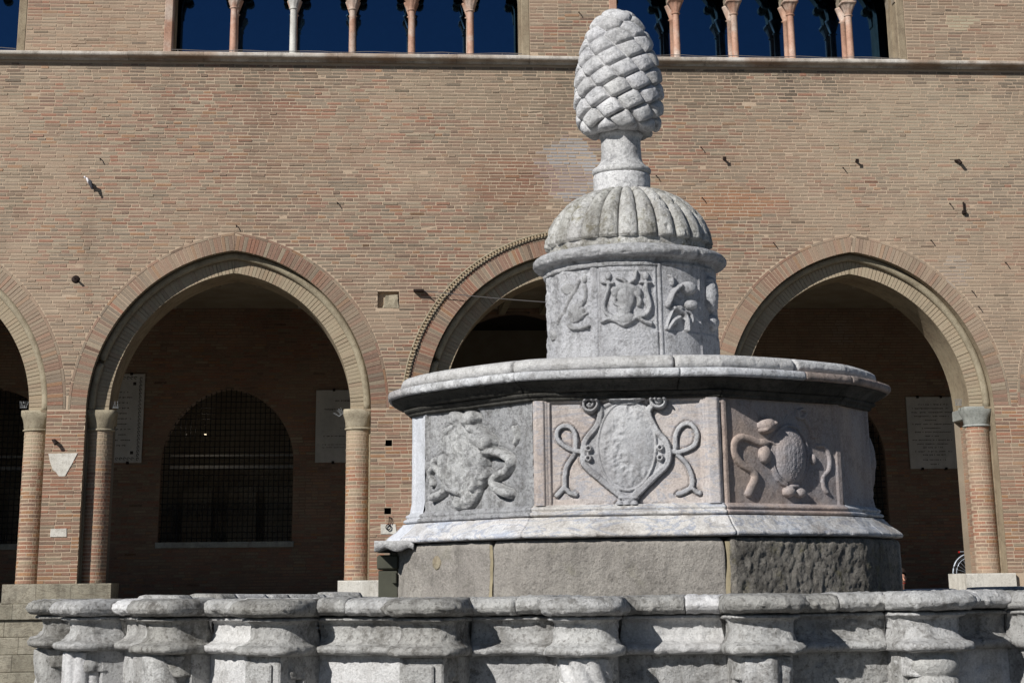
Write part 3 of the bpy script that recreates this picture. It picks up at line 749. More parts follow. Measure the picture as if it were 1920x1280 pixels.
# portico interior
DB = 8.8
ZCEIL = fa(440, 578, DB)[1]
def inner_cuts(z, grow=0.0):
    o = []
    for c, a, h, zs, zb in INWIN:
        if z < zb - grow: continue
        if z <= zs: o.append((c - a - grow, c + a + grow))
        else:
            r = (a * a + h * h) / (2 * a) + grow; y = z - zs; q = r * r - y * y
            if q > 0:
                x = math.sqrt(q) - (r - grow - a)
                if x > 0: o.append((c - x, c + x))
    return o
wl, wr = fa(296, 1000, DB)[0], fa(547, 1000, DB)[0]; wz0 = fa(420, 1015, DB)[1]; wz1 = fa(430, 727, DB)[1]; wc = (wl + wr) / 2; wa = (wr - wl) / 2
wh = wa * 1.14; wzs = wz1 - wh
wr3 = fa(1667, 960, DB)[0]
wc0 = fa(-8, 800, DB)[0]
INWIN = [(wc0, wa, wh, wzs, wz0), (wc, wa, wh, wzs, wz0), (0.75, 2.15, 2.2, fa(1000, 585, DB)[1] - 2.2, FLOOR), (wr3 - wa, wa, wh, wzs, wz0), (wr3 - wa + 5.9, wa, wh, wzs, wz0)]
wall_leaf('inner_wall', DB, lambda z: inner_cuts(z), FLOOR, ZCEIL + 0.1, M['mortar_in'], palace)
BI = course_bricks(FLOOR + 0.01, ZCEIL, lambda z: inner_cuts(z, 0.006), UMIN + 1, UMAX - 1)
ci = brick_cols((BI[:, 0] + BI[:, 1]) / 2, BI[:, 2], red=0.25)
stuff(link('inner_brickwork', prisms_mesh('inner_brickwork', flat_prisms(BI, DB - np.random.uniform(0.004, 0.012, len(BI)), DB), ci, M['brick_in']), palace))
MB().box(UMIN, UMAX, D2 + 0.002, DB - 0.002, ZCEIL, ZCEIL + 0.2).build('ceiling', M['plaster_in'], palace)
MB().box(UMIN - 0.3, UMIN, 0.0, 14, 0.0, ZTOP).build('side_wall', M['mortar_in'], palace)
MB().box(UMAX, UMAX + 0.3, 0.0, 14, 0.0, ZTOP).build('side_wall', M['mortar_in'], palace)
MB().box(UMIN, UMAX, 12.6, 12.8, 0.0, ZCEIL + 0.2).build('rear_room_wall', M['plaster_in'], palace)
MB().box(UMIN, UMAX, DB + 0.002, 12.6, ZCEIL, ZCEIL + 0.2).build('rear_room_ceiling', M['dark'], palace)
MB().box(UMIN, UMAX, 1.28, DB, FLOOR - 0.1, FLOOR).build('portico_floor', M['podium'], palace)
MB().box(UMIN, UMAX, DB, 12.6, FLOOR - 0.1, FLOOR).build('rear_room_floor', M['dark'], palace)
for (c, a, h, zs, zb) in INWIN:
    r = (a * a + h * h) / (2 * a); pm = math.acos((r - a) / r)
    L = [(c - a, zb)] + [(c - (r * math.cos(p) - (r - a)), zs + r * math.sin(p)) for p in np.linspace(0, pm, 20)]
    L = L + [(2 * c - x, z) for x, z in L[::-1][1:]]
    win = bpy.data.objects.new('grated_window' if zb > FLOOR else 'inner_doorway', None); COL.objects.link(win); win.parent = palace
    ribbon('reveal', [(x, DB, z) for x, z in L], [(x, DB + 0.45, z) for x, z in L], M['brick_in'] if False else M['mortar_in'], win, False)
    if zb > FLOOR:
        MB().box(c - a - 0.05, c + a + 0.05, DB - 0.07, DB + 0.4, zb - 0.13, zb - 0.002, 0.01).build('window_sill', M['greystone'], win)
        x = c - a + 0.06; bm = {}
        while x < c + a:
            zt = zs if abs(x - c) > a else zs + math.sqrt(max(0, r * r - (abs(x - c) + r - a) ** 2))
            MB().box(x - 0.009, x + 0.009, DB + 0.12, DB + 0.138, zb, zt).build('grille_bar', M['iron_dark'], win); x += 0.112
        z = zb + 0.08
        while z < zs + h - 0.1:
            hw_ = a if z < zs else math.sqrt(r * r - (z - zs) ** 2) - (r - a)
            MB().box(c - hw_, c + hw_, DB + 0.139, DB + 0.155, z - 0.009, z + 0.009).build('grille_bar', M['iron_dark'], win); z += 0.125
        # furniture of the room behind: pale panels and a ledge, dimly seen
        MB().box(c - a, c + a, DB + 2.0, DB + 2.1, zs + 0.02, zs + 0.09).build('room_beam', M['plaque'], win)
        MB().box(c - a, c + a, DB + 2.0, DB + 2.1, zs + 0.30, zs + 0.34).build('room_beam', M['plaque'], win)
        for q in (-0.62, 0.1, 0.72):
            MB().box(c + q * a - 0.35, c + q * a + 0.35, DB + 3, DB + 3.1, zb - 0.2, zb + 1.35).build('room_panel', M['plaster_in'], win)
for q in (-1.1, -0.25, 0.7):   # ribs under the portico ceiling at the middle arch
    MB().box(0.64 + q - 0.07, 0.64 + q + 0.07, D2 + 0.05, DB - 0.05, ZCEIL - 0.16, ZCEIL - 0.003).build('ceiling_rib', M['sandstone'], palace)
for px in (349, 385):
    u, z = fa(px, 814, DB + 1.2)
    l = MB().lathe([(0, -0.022), (0.016, -0.012), (0.02, 0), (0.016, 0.012), (0, 0.02)], (0, 0), 12)
    o = l.build('room_lamp', M['lamp'] if px > 360 else M['plaque'], palace, True); o.location = (u, DB + 1.2, z)

lu, lz = fa(385, 814, DB + 1.2)
ld = bpy.data.lights.new('room_lamp_light', 'POINT'); ld.energy = 3.5; ld.color = (1, 0.86, 0.68); ld.shadow_soft_size = 0.05
lo = bpy.data.objects.new('room_lamp_light', ld); COL.objects.link(lo); lo.parent = palace; lo.location = (lu, DB + 1.2, lz + 0.12)

# podium under the portico and the pier plinths
podium = thing('stone_podium', 'low podium of long pale stone courses carrying the brick portico', 'podium', (0, DFAC, 0), YAW)
z = 0.0; hs = [0.28, 0.28, 0.285, 0.285, 0.26]; k = 0
for ri, h in enumerate(hs):
    u = UMIN; dpt = -0.02 - 0.05 * (4 - ri) if ri < 4 else -0.13
    while u < UMAX:
        e = min(u + random.uniform(0.7, 1.3), UMAX)
        P = np.array([[(x, y, zz) for y, zz in ((0.4, z + 0.003), (dpt + 0.01, z + 0.003), (dpt, z + 0.014), (dpt, z + h - 0.014), (dpt + 0.012, z + h), (0.4, z + h))] for x in np.linspace(u + 0.003, e - 0.003, 8)])
        grid('podium_block', P, M['podium'], podium, cv=True, amp=0.008, freq=5, seed=k, caps=True, smooth=False); u = e; k += 1
    z += h + 0.001
MB().box(UMIN, UMAX, 0.38, 1.3, 0, FLOOR - 0.002).build('podium_core', M['podium'], podium)
piers = [(ARCH[i]['c'] + ARCH[i]['a'], ARCH[i + 1]['c'] - ARCH[i + 1]['a']) for i in range(4)]
plx = [(fa(5, 1110)[0], fa(209, 1110)[0]), (fa(633, 1100)[0], piers[1][1] + 0.3), (piers[2][0] - 0.3, piers[2][1] + 0.3), (fa(1809, 1090)[0], fa(1903, 1090)[0])]
for i, (a, b) in enumerate(plx):
    cuts = [a, a + (b - a) * 0.31, a + (b - a) * 0.63, b] if i == 0 else ([a, a + 0.64, b] if i == 1 else [a, b])
    for s0, s1 in zip(cuts[:-1], cuts[1:]):
        P = np.array([[(x, y, zz) for y, zz in ((0.95, FLOOR - 0.006), (-0.08, FLOOR - 0.006), (-0.09, FLOOR + 0.01), (-0.09, FLOOR + 0.31), (-0.08, FLOOR + 0.325), (0.95, FLOOR + 0.325))] for x in np.linspace(s0 + 0.002, s1 - 0.002, 8)])
        grid('pier_plinth', P, M['podium'] if i == 0 else M['podium_white'], palace, cv=True, amp=0.005, freq=5, seed=i, caps=True, smooth=False)

# =================================================================== PIAZZA
gs = []
structure(obj('piazza_ground', [(-700, -700, 0), (700, -700, 0), (700, 700, 0), (-700, 700, 0)], [(0, 1, 2, 3)], M['paving']))

# =================================================================== FOUNTAIN BASIN (parapet ring)
CX, CY = 0.64, 10.0
basin = thing('fountain_basin', 'round limestone basin wall with a rippling moulded rim over engaged colonettes', 'basin', (CX, CY, 0))
R0 = 2.87; ZR = 1.562; BB_ = 0.205
def proj_px(X, Y, Z):
    d = np.array([X, Y, Z - EYE]); cp, sp = math.cos(PITCH), math.sin(PITCH)
    dep = d[1] * cp + d[2] * sp; up = -d[1] * sp + d[2] * cp
    x, y = FPX * d[0] / dep, FPX * up / dep; c, s = math.cos(ROLL), math.sin(ROLL)
    return 960 + x * c - y * s, PPY - (x * s + y * c)
def ang_for(px):
    best = min(np.radians(np.arange(-75, 75, 0.1)), key=lambda t: abs(proj_px(CX + 3.02 * math.sin(t), CY - 3.02 * math.cos(t), 1.45)[0] - px))
    return float(best)
PIL = [ang_for(p) for p in (152, 306, 508, 800, 1096, 1434, 1750)]
PIL = [PIL[0] - math.radians(11.5)] + PIL
step_a = math.radians(10.7)
while PIL[-1] + step_a < PIL[0] + 2 * math.pi - step_a * 0.7: PIL.append(PIL[-1] + step_a)
gap_last = (PIL[0] + 2 * math.pi - PIL[7]) / (len(PIL) - 7)
for k in range(8, len(PIL)): PIL[k] = PIL[7] + gap_last * (k - 7)
NP_ = len(PIL)
def ring_pt(i, kind, t, d, Bs=1.0):
    """i-th bay: kind 'b' bulge t in 0..1 over the projection, 'f' face t in 0..1 to the next projection"""
    w = 0.121 + d * 0.42; B = BB_ * Bs
    if kind == 'b':
        ph = math.pi * t; s = -w * math.copysign(abs(math.cos(ph)) ** 0.62, math.cos(ph)); y = d + B * abs(math.sin(ph)) ** 0.45
        th = PIL[i] + s / R0
    else:
        nx = PIL[(i + 1) % NP_] + (2 * math.pi if i == NP_ - 1 else 0)
        a = PIL[i] + w / R0; b = nx - w / R0; th = a + (b - a) * t; y = d
    r = R0 + y
    return (r * math.sin(th), -r * math.cos(th))
coping = [(-0.26, -0.30), (-0.27, -0.03), (-0.24, -0.004), (0.01, 0.0), (0.045, -0.006), (0.066, -0.022), (0.072, -0.038), (0.064, -0.054), (0.044, -0.064), (0.012, -0.068), (-0.05, -0.068), (-0.05, -0.30)]
frieze = [(-0.045, -0.30), (-0.045, -0.0705), (-0.004, -0.0705), (0.020, -0.076), (0.022, -0.083), (-0.004, -0.088), (-0.016, -0.098), (-0.019, -0.128), (-0.014, -0.150), (-0.002, -0.164), (0.016, -0.173), (0.036, -0.177), (0.049, -0.184), (0.053, -0.193), (0.048, -0.203), (0.034, -0.210), (0.006, -0.213), (-0.03, -0.214), (-0.03, -0.30)]
segs = [(i, k) for i in range(NP_) for k in ('b', 'f')]
def swept(name, prof, i, kind, t0, t1, n, mat, seed, amp, pit, dz=0.0, dy=0.0, stepv=0.012):
    pr = resample(prof, stepv, True); P = np.zeros((n, len(pr), 3)); cen = pr.mean(0)
    ts = np.linspace(t0, t1, n)
    for a, t in enumerate(ts):
        e = min(a, n - 1 - a); k = 1 - 0.02 * (e == 0) - 0.004 * (e == 1)
        for j, (d, z) in enumerate(pr):
            dd_ = cen[0] + (d - cen[0]) * k; zz = cen[1] + (z - cen[1]) * k
            if dd_ < -0.04: x, y = ring_pt(i, kind, t, dd_, 0.0) if kind == 'b' else ring_pt(i, kind, t, dd_)
            else:
                x, y = ring_pt(i, kind, t, dd_)
            P[a, j] = (x, y, ZR + zz + dz)
    if dy:
        pass
    return grid(name, P, mat, basin, cv=True, amp=amp * 0.34, freq=19, pit=pit * 0.8, seed=seed, caps=True, flip=False)
rng = random.Random(3)
BM = ['limestone', 'limestone', 'limestone_dark', 'limestone', 'limestone_white']
def visible(i): return i <= 8 or i == NP_ - 1
for i in range(NP_):
    near = visible(i); hi = 1 if near else 0
    mb_ = {0: 'limestone_dark', 1: 'limestone', 2: 'limestone_dark', 3: 'limestone_dark', 4: 'limestone_dark', 5: 'limestone', 6: 'limestone_dark', 7: 'limestone'}.get(i, rng.choice(BM))
    mf_ = {0: 'limestone', 1: 'limestone', 2: 'limestone_white', 3: 'limestone', 4: 'limestone', 5: 'limestone_white', 6: 'limestone', 7: 'limestone'}.get(i, rng.choice(BM))
    dz = rng.uniform(-0.004, 0.005) if near else rng.uniform(-0.020, 0.016)
    swept('coping_block', coping, i, 'b', 0, 1, 56 if hi else 12, M[mb_], i * 7, 0.010, 0.012 if hi else 0, dz, stepv=0.008 if hi else 0.03)
    cuts = [0, rng.uniform(0.35, 0.65), 1]
    for q in range(2):
        dz = rng.uniform(-0.005, 0.004) if near else rng.uniform(-0.022, 0.018)
        swept('coping_block', coping, i, 'f', cuts[q] + 0.004, cuts[q + 1] - 0.004, int(34 * (cuts[q + 1] - cuts[q]) * (1.6 if hi else 0.4)) + 3, M[mf_ if q else BM[rng.randrange(5)]], i * 7 + q + 1, 0.011, 0.014 if hi else 0, dz, stepv=0.008 if hi else 0.03)
    swept('frieze_block', frieze, i, 'b', 0, 1, 56 if hi else 12, M[mb_ if rng.random() < 0.4 else 'limestone'], i * 7 + 3, 0.007, 0.010 if hi else 0, 0, stepv=0.008 if hi else 0.04)
    swept('frieze_block', frieze, i, 'f', 0.004, 0.996, 50 if hi else 8, M[mf_], i * 7 + 4, 0.007, 0.011 if hi else 0, 0, stepv=0.008 if hi else 0.04)
    # wall panel under the lip, spanning from colonette to colonette
    nx = PIL[(i + 1) % NP_] + (2 * math.pi if i == NP_ - 1 else 0); a0 = PIL[i]; n = 60 if hi else 8
    z_lo = 0.0; zs_ = np.concatenate([np.linspace(0, 1.15, 3), np.linspace(1.17, ZR - 0.215, 24 if hi else 3)])
    P = np.array([[((R0 - 0.012) * math.sin(t), -(R0 - 0.012) * math.cos(t), z) for z in zs_] for t in np.linspace(a0 + 0.0015, nx - 0.0015, n)])
    grid('wall_panel', P, M['limestone_white' if i in (2, 3, 7) else 'limestone'], basin, amp=0.008, freq=8, pit=0.006 if hi else 0, seed=i + 40)
    # inner face of the wall
    P = np.array([[((R0 - 0.26) * math.sin(t), -(R0 - 0.26) * math.cos(t), z) for z in np.linspace(ZR - 0.03, 0.3, 4)] for t in np.linspace(a0, nx, 6)])
    grid('inner_face', P, M['limestone_dark'], basin, amp=0.004, freq=6, seed=i)
    # engaged colonette in front, of four kinds
    kind = {0: 'twist', 1: 'flute', 2: 'twist', 3: 'plain', 4: 'plain', 5: 'twist_fine', 6: 'leaf', 7: 'bead'}.get(i, ['twist', 'flute', 'plain', 'bead'][i % 4])
    ca, sa = math.cos(PIL[i]), math.sin(PIL[i]); rc = R0 + 0.125; cx_, cy_ = rc * sa, -rc * ca
    zt = ZR - 0.210; zbm = 0.25; nz = 90 if hi else 6
    if kind in ('plain',):
        mb = MB(); hw2 = 0.088; yy = 0.075
        mb.box(-hw2, hw2, -yy, 0.03, zbm, zt, 0.006); mb.box(-hw2 * 0.62, hw2 * 0.62, -yy - 0.016, -yy, zbm + 0.05, zt - 0.03, 0.006)
        o = mb.build('colonette', M['limestone'], basin); o.location = (cx_, cy_, 0); o.rotation_euler = (0, 0, PIL[i])
    else:
        na = 72 if hi else 16; zsn = np.linspace(zbm, zt, 8) if not hi else np.concatenate([np.linspace(zbm, 1.1, 20), np.linspace(1.11, zt, 60)])
        P = np.zeros((na, len(zsn), 3))
        for a in range(na):
            t = 2 * math.pi * a / na
            for j, z in enumerate(zsn):
                r = 0.088; top = zt - z
                if kind == 'twist': r += 0.034 * abs(math.sin(1.5 * t + z * 15)) ** 0.6 - 0.016
                elif kind == 'twist_fine': r += 0.018 * abs(math.sin(4 * t + z * 26)) - 0.006
                elif kind == 'flute': r += 0.020 * abs(math.sin(4 * t + 0.4)) ** 0.7 - 0.010
                elif kind == 'leaf': r += 0.020 * abs(math.sin(3 * t)) * abs(math.sin(z * 18)) ** 0.5 - 0.004
                elif kind == 'bead': r += 0.020 * abs(math.sin((zt - z - 0.01) * 40)) ** 0.6 - 0.010
                if top < 0.012: r = 0.080
                x, y = r * math.cos(t), r * math.sin(t)
                P[a, j] = (cx_ + x * ca - y * sa, cy_ + x * sa + y * ca, z)
        grid('colonette', P, M['limestone_white' if kind in ('flute', 'twist_fine') else 'limestone'], basin, cu=True, amp=0.0025, freq=14, pit=0.002 if hi else 0, seed=i + 80)
    mb = MB().box(-0.112, 0.112, -0.085, 0.06, 0.2, zt, 0.006); o = mb.build('colonette_backing', M['limestone'], basin)
    o.location = (R0 * sa, -R0 * ca, 0); o.rotation_euler = (0, 0, PIL[i])
P = np.array([[(r * math.sin(t), -r * math.cos(t), 0.35) for r in (0.5, 1.5, 2.7)] for t in np.linspace(0, 2 * math.pi, 48, endpoint=False)])
grid('basin_floor', P, M['plinth'], basin, cu=True)
P = np.array([[(r * math.sin(t), -r * math.cos(t), z) for r, z in ((R0 - 0.1, 0.24), (R0 + 0.22, 0.24), (R0 + 0.24, 0.22), (R0 + 0.24, 0.0))] for t in np.linspace(0, 2 * math.pi, 96, endpoint=False)])
grid('base_step', P, M['limestone'], basin, cu=True, amp=0.004)

# =================================================================== FOUNTAIN (tank, drum, dome, pine cone)
fountain = thing('stone_fountain', 'grey stone fountain with carved faceted tank, ribbed dome and pine cone finial', 'fountain', (CX, CY, 0))
tank_x = 0.012
def _ang0(px, r, z): return math.degrees(float(min(np.radians(np.arange(-88, 88, 0.1)), key=lambda t: abs(proj_px(CX + tank_x + r * math.sin(t), CY - r * math.cos(t), z)[0] - px))))
VA = np.radians([_ang0(1001, 1.235, 2.2), _ang0(1353, 1.235, 2.2), _ang0(1573, 1.215, 2.2), 73, 112, 150, 180, 210, 248, 285, 360 + _ang0(799, 1.215, 2.2)])
VR = [1.235, 1.235, 1.215, 1.235, 1.225, 1.225, 1.225, 1.225, 1.225, 1.235, 1.215]
def poly_pts(off):
    """polygon offset outward by off: list of vertices"""
    V = [np.array([r * math.sin(a), -r * math.cos(a)]) for a, r in zip(VA, VR)]; n = len(V); out = []
    for i in range(n):
        p, q, s = V[i - 1], V[i], V[(i + 1) % n]
        n1 = np.array([(q - p)[1], -(q - p)[0]]); n1 /= np.linalg.norm(n1); n2 = np.array([(s - q)[1], -(s - q)[0]]); n2 /= np.linalg.norm(n2)
        if n1 @ q < 0: n1 = -n1
        if n2 @ q < 0: n2 = -n2
        b = n1 + n2; b /= (b @ n1); b = b / 1.0; out.append(q + b * off)
    return out
POLYC = {}
def poly_r(th, off, rnd=0.0):
    key = round(off, 5)
    if key not in POLYC: POLYC[key] = poly_pts(off)
    V = POLYC[key]; th = (th + math.pi * 4) % (2 * math.pi); d = np.array([math.sin(th), -math.cos(th)])
    best = 1e9
    for i in range(len(V)):
        a, b = V[i], V[(i + 1) % len(V)]; e = b - a; nrm = np.array([e[1], -e[0]]); nrm /= np.linalg.norm(nrm)
        if nrm @ a < 0: nrm = -nrm
        c = nrm @ d
        if c > 1e-4: best = min(best, (nrm @ a) / c)
    circ = 1.205 + off
    return best * (1 - rnd) + circ * rnd
def poly_r_all(ts, off, rnd):
    key = round(off, 5)
    if key not in POLYC: POLYC[key] = poly_pts(off)
    V = POLYC[key]; best = np.full(len(ts), 1e9); sx, sy = np.sin(ts), -np.cos(ts)
    for i in range(len(V)):
        a, b = V[i], V[(i + 1) % len(V)]; e = b - a; nrm = np.array([e[1], -e[0]]); nrm /= np.linalg.norm(nrm)
        if nrm @ a < 0: nrm = -nrm
        c = nrm[0] * sx + nrm[1] * sy; best = np.where(c > 1e-4, np.minimum(best, (nrm @ a) / np.maximum(c, 1e-4)), best)
    return best * (1 - rnd) + (1.205 + off) * rnd
def poly_block(name, prof, th0, th1, mat, seed, amp, pit, rnd=0.0, step=0.012, dth=0.006, parent=None, endgap=0.0016, freq=9):
    pr = resample(prof, step, True); n = max(4, int((th1 - th0) / dth)); ts = np.linspace(th0 + endgap, th1 - endgap, n); P = np.zeros((n, len(pr), 3)); c = pr.mean(0)
    e = np.minimum(np.arange(n), n - 1 - np.arange(n)); k = 1 - 0.03 * (e == 0) - 0.008 * (e == 1)
    for j, (o, z) in enumerate(pr):
        r = poly_r_all(ts, round(o, 3), rnd) + (o - c[0]) * (k - 1)
        P[:, j, 0] = tank_x + r * np.sin(ts); P[:, j, 1] = -r * np.cos(ts); P[:, j, 2] = c[1] + (z - c[1]) * k
    return grid(name, P, mat, parent, cv=True, amp=amp, freq=freq, pit=pit, seed=seed, caps=True)
def ang_tank(px, r=1.3, z=2.5):
    return float(min(np.radians(np.arange(-88, 88, 0.25)), key=lambda t: abs(proj_px(CX + tank_x + r * math.sin(t), CY - r * math.cos(t), z)[0] - px)))

def group(name): 
    o = bpy.data.objects.new(name, None); COL.objects.link(o); o.parent = fountain; return o
# plinth of big dark blocks
pl = group('plinth'); ZP = 1.808
pa = [ang_tank(752, 1.31, 1.7), ang_tank(920, 1.31, 1.7), ang_tank(1361, 1.31, 1.7), math.radians(72)]
pprof = [(-0.3, 0.3), (0.118, 0.3), (0.118, ZP - 0.03), (0.108, ZP - 0.008), (0.09, ZP), (-0.3, ZP)]
bl = list(zip(pa[:-1], pa[1:])) + [(math.radians(72), math.radians(140)), (math.radians(140), math.radians(215)), (math.radians(215), math.radians(360) + pa[0] - math.radians(5))]
for k, (a, b) in enumerate(bl):
    pp = [(o + (0.012 if k >= 2 else -0.002), z) for o, z in pprof]
    poly_block('plinth_block', pp, a, b, M['plinth_rough'] if k == 2 else M['plinth'], k + 3, 0.016 if k == 2 else 0.005, 0.004 if k == 2 else 0.003, 0.25, 0.012, 0.007, pl, 0.006, 24 if k == 2 else 13)
P = np.array([[(tank_x + 1.27 * math.sin(t), -1.27 * math.cos(t), z) for z in np.linspace(0.3, ZP - 0.01, 20)] for t in np.linspace(0, 2 * math.pi, 90, endpoint=False)])
Pj = []
for t0 in (pa[1], pa[2]):   # mortar fillets in the joints
    w_ = 0.010; zz = np.linspace(0.35, ZP - 0.02, 120); Pj = []
    for s in (-1, -0.4, 0.4, 1):
        row = []
        for z in zz:
            t = t0 + s * w_ / 1.3 + 0.004 * math.sin(z * 23); r = poly_r(t, 0.12, 0.25) - 0.004 * abs(s) + 0.001; row.append((tank_x + r * math.sin(t), -r * math.cos(t), z))
        Pj.append(row)
    grid('joint_mortar', np.array(Pj), M['joint'], pl, amp=0.010, freq=22, seed=int(t0 * 50) + 9)
th_ = ang_tank(811, 1.31, 1.70); rp = poly_r(th_, 0.116, 0.25); zz_ = at_y(811, 1053, CY - 1.1)[1]
o_ = MB().lathe([(0.0, -0.006), (0.030, -0.006), (0.034, -0.001), (0.034, 0.03)], (0, 0), 20).build('round_plug', M['sandstone'], pl, True); o_.location = (tank_x + rp * math.sin(th_), -rp * math.cos(th_), zz_); o_.rotation_euler = (-math.pi / 2, 0, th_)
# flared base
base = group('base_moulding')
bprof = [(-0.05, ZP + 0.002), (0.10, ZP + 0.002), (0.142, ZP + 0.006), (0.148, ZP + 0.018), (0.140, ZP + 0.030), (0.118, ZP + 0.046), (0.095, ZP + 0.062), (0.074, ZP + 0.085), (0.062, ZP + 0.094), (0.060, ZP + 0.100), (0.030, ZP + 0.103), (-0.05, ZP + 0.103)]
ba = [math.radians(-75), VA[10] - 2 * math.pi, ang_tank(985, 1.33, 1.85), ang_tank(1375, 1.33, 1.85), math.radians(59), math.radians(80), math.radians(120), math.radians(165), math.radians(210), math.radians(250), math.radians(285)]
bmat = ['pilaster_blue', 'base_marble', 'base_marble', 'base_marble', 'base_marble', 'base_marble', 'base_marble', 'base_marble', 'base_marble', 'base_marble']
for k, (a, b) in enumerate(zip(ba[:-1], ba[1:])):
    poly_block('base_block', bprof, a, b, M[bmat[k]], k + 21, 0.006, 0.005, 0.22, 0.009, 0.007, base)
b2 = [(-0.08, ZP + 0.105), (0.040, ZP + 0.105), (0.050, ZP + 0.110), (0.052, ZP + 0.118), (0.044, ZP + 0.124), (0.034, ZP + 0.126), (0.034, ZP + 0.132), (0.040, ZP + 0.137), (0.036, ZP + 0.146), (0.022, ZP + 0.152), (0.016, ZP + 0.158), (-0.08, ZP + 0.158)]
ba2 = [math.radians(-75), VA[10] - 2 * math.pi, VA[0], VA[1], VA[2], math.radians(76), math.radians(130), math.radians(200), math.radians(285)]
for k, (a, b) in enumerate(zip(ba2[:-1], ba2[1:])):
    poly_block('moulding_block', b2, a, b, M['panel_pink' if k == 3 else ('pilaster_blue' if k == 0 else ('panel_grey' if k == 1 else 'base_marble'))], k + 31, 0.008 if k == 1 else 0.003, 0.008 if k == 1 else 0.001, 0, 0.008, 0.007, base)
# white slab at the left corner over the cabinet
x0, zA = at_y(705, 1014, CY - 0.5); x1, zB = at_y(776, 1036, CY - 0.62)
ZB0, ZB1 = at_y(740, 1033, CY - 0.6)[1], at_y(740, 1013, CY - 0.6)[1]
P = np.array([[(x - CX, y - 0.62, z) for y, z in ((0.0, ZB0), (0.0, ZB1 - 0.006), (0.006, ZB1), (0.5, ZB1), (0.5, ZB0))] for x in np.linspace(x0, x1, 40)])
P[:, 0, 2] += 0.018 * np.abs(np.sin(np.linspace(0, 5.5, 40))) ** 3
grid('corner_slab', P, M['limestone_white'], base, cv=True, amp=0.006, freq=14, caps=True, seed=5)

# facets with carved panels
ZF0, ZF1 = ZP + 0.156, 2.455
V0 = poly_pts(0.0)
def facet(i):
    a, b = V0[i], V0[(i + 1) % len(V0)]; a = a + np.array([tank_x, 0]); b = b + np.array([tank_x, 0]); e = b - a; L = np.linalg.norm(e); e = e / L; n = np.array([e[1], -e[0]])
    if n @ ((a + b) / 2) < 0: n = -n
    return a, e, L, n
def to_facet(px, py, fc):
    a, e, L, n = fc; r = view_ray(px, py); A = np.array([a[0] + CX, a[1] + CY]); t = (A @ n) / (r[:2] @ n); p = r * t
    return float((p[:2] - A) @ e), EYE + float(p[2])
def stroke(Sg, Zg, pts, w, H, taper=None, flat=False):
    pts = np.array(pts); best = np.zeros_like(Sg); m = len(pts)
    for i in range(m - 1):
        a, b = pts[i], pts[i + 1]; ab = b - a; l2 = ab @ ab + 1e-12
        t = np.clip(((Sg - a[0]) * ab[0] + (Zg - a[1]) * ab[1]) / l2, 0, 1)
        d = np.hypot(Sg - (a[0] + t * ab[0]), Zg - (a[1] + t * ab[1]))
        ww = w if taper is None else w * (taper[i] + (taper[i + 1] - taper[i]) * t)
        q = np.clip(1 - (d / ww) ** 2, 0, 1); h = H * (q ** 0.16 * (1 - 0.22 * np.clip(1 - d / (ww * 0.45), 0, 1) ** 0.5) if flat else q ** 0.38); best = np.maximum(best, h)
    return best
def blob(Sg, Zg, c, rx, rz, H, rot=0, p=0.36):
    x = Sg - c[0]; z = Zg - c[1]; cr, sr = math.cos(rot), math.sin(rot); xa = x * cr + z * sr; za = -x * sr + z * cr
    return H * np.clip(1 - (xa / rx) ** 2 - (za / rz) ** 2, 0, 1) ** p
def smooth_path(pts, n=8):
    pts = np.array(pts, float); out = []
    P = np.vstack([2 * pts[0] - pts[1], pts, 2 * pts[-1] - pts[-2]])
    for i in range(1, len(P) - 2):
        for t in np.linspace(0, 1, n, endpoint=False):
            a, b, c, d = P[i - 1], P[i], P[i + 1], P[i + 2]
            out.append(0.5 * ((2 * b) + (c - a) * t + (2 * a - 5 * b + 4 * c - d) * t * t + (3 * b - a - 3 * c + d) * t ** 3))
    out.append(pts[-1]); return np.array(out)
def facet_mesh(name, fc, Sg, Zg, H, mat, parent, keep=None, smooth=True):
    a, e, L, n = fc; P = np.zeros(Sg.shape + (3,)); P[..., 0] = a[0] + e[0] * Sg + n[0] * H; P[..., 1] = a[1] + e[1] * Sg + n[1] * H; P[..., 2] = Zg
    F4 = grid_faces(*Sg.shape)
    if keep is not None:
        kf = keep.reshape(-1)[F4].any(1); F4 = F4[kf]; used = np.unique(F4); mp = -np.ones(Sg.size, int); mp[used] = np.arange(len(used)); F4 = mp[F4]; V = P.reshape(-1, 3)[used]
    else: V = P.reshape(-1, 3)
    return obj(name, V, F4, mat, parent, smooth)
body = group('tank_body'); RSC = 1.5
SP = 0.0042
def sgrid(L): 
    ns = int(L / SP); nz = int((ZF1 - ZF0) / SP); return np.meshgrid(np.linspace(0, L, ns), np.linspace(ZF0, ZF1, nz), indexing='ij')
def relief(fc, Sg, Zg, Hb, Hr, mat, name, seed, rough=0.003):
    Hr = Hr * RSC
    n3 = np.stack([Sg, Zg, Sg * 0], -1); Hn = Hr + np.where(Hr > 0, rough * fbm(n3, 40, 4, seed) + rough * 1.5 * fbm(n3, 14, 2, seed + 5), 0)
    keep = Hr > 0.0015
    return facet_mesh(name, fc, Sg, Zg, Hb + np.where(keep, Hn, -0.003), mat, body, keep)

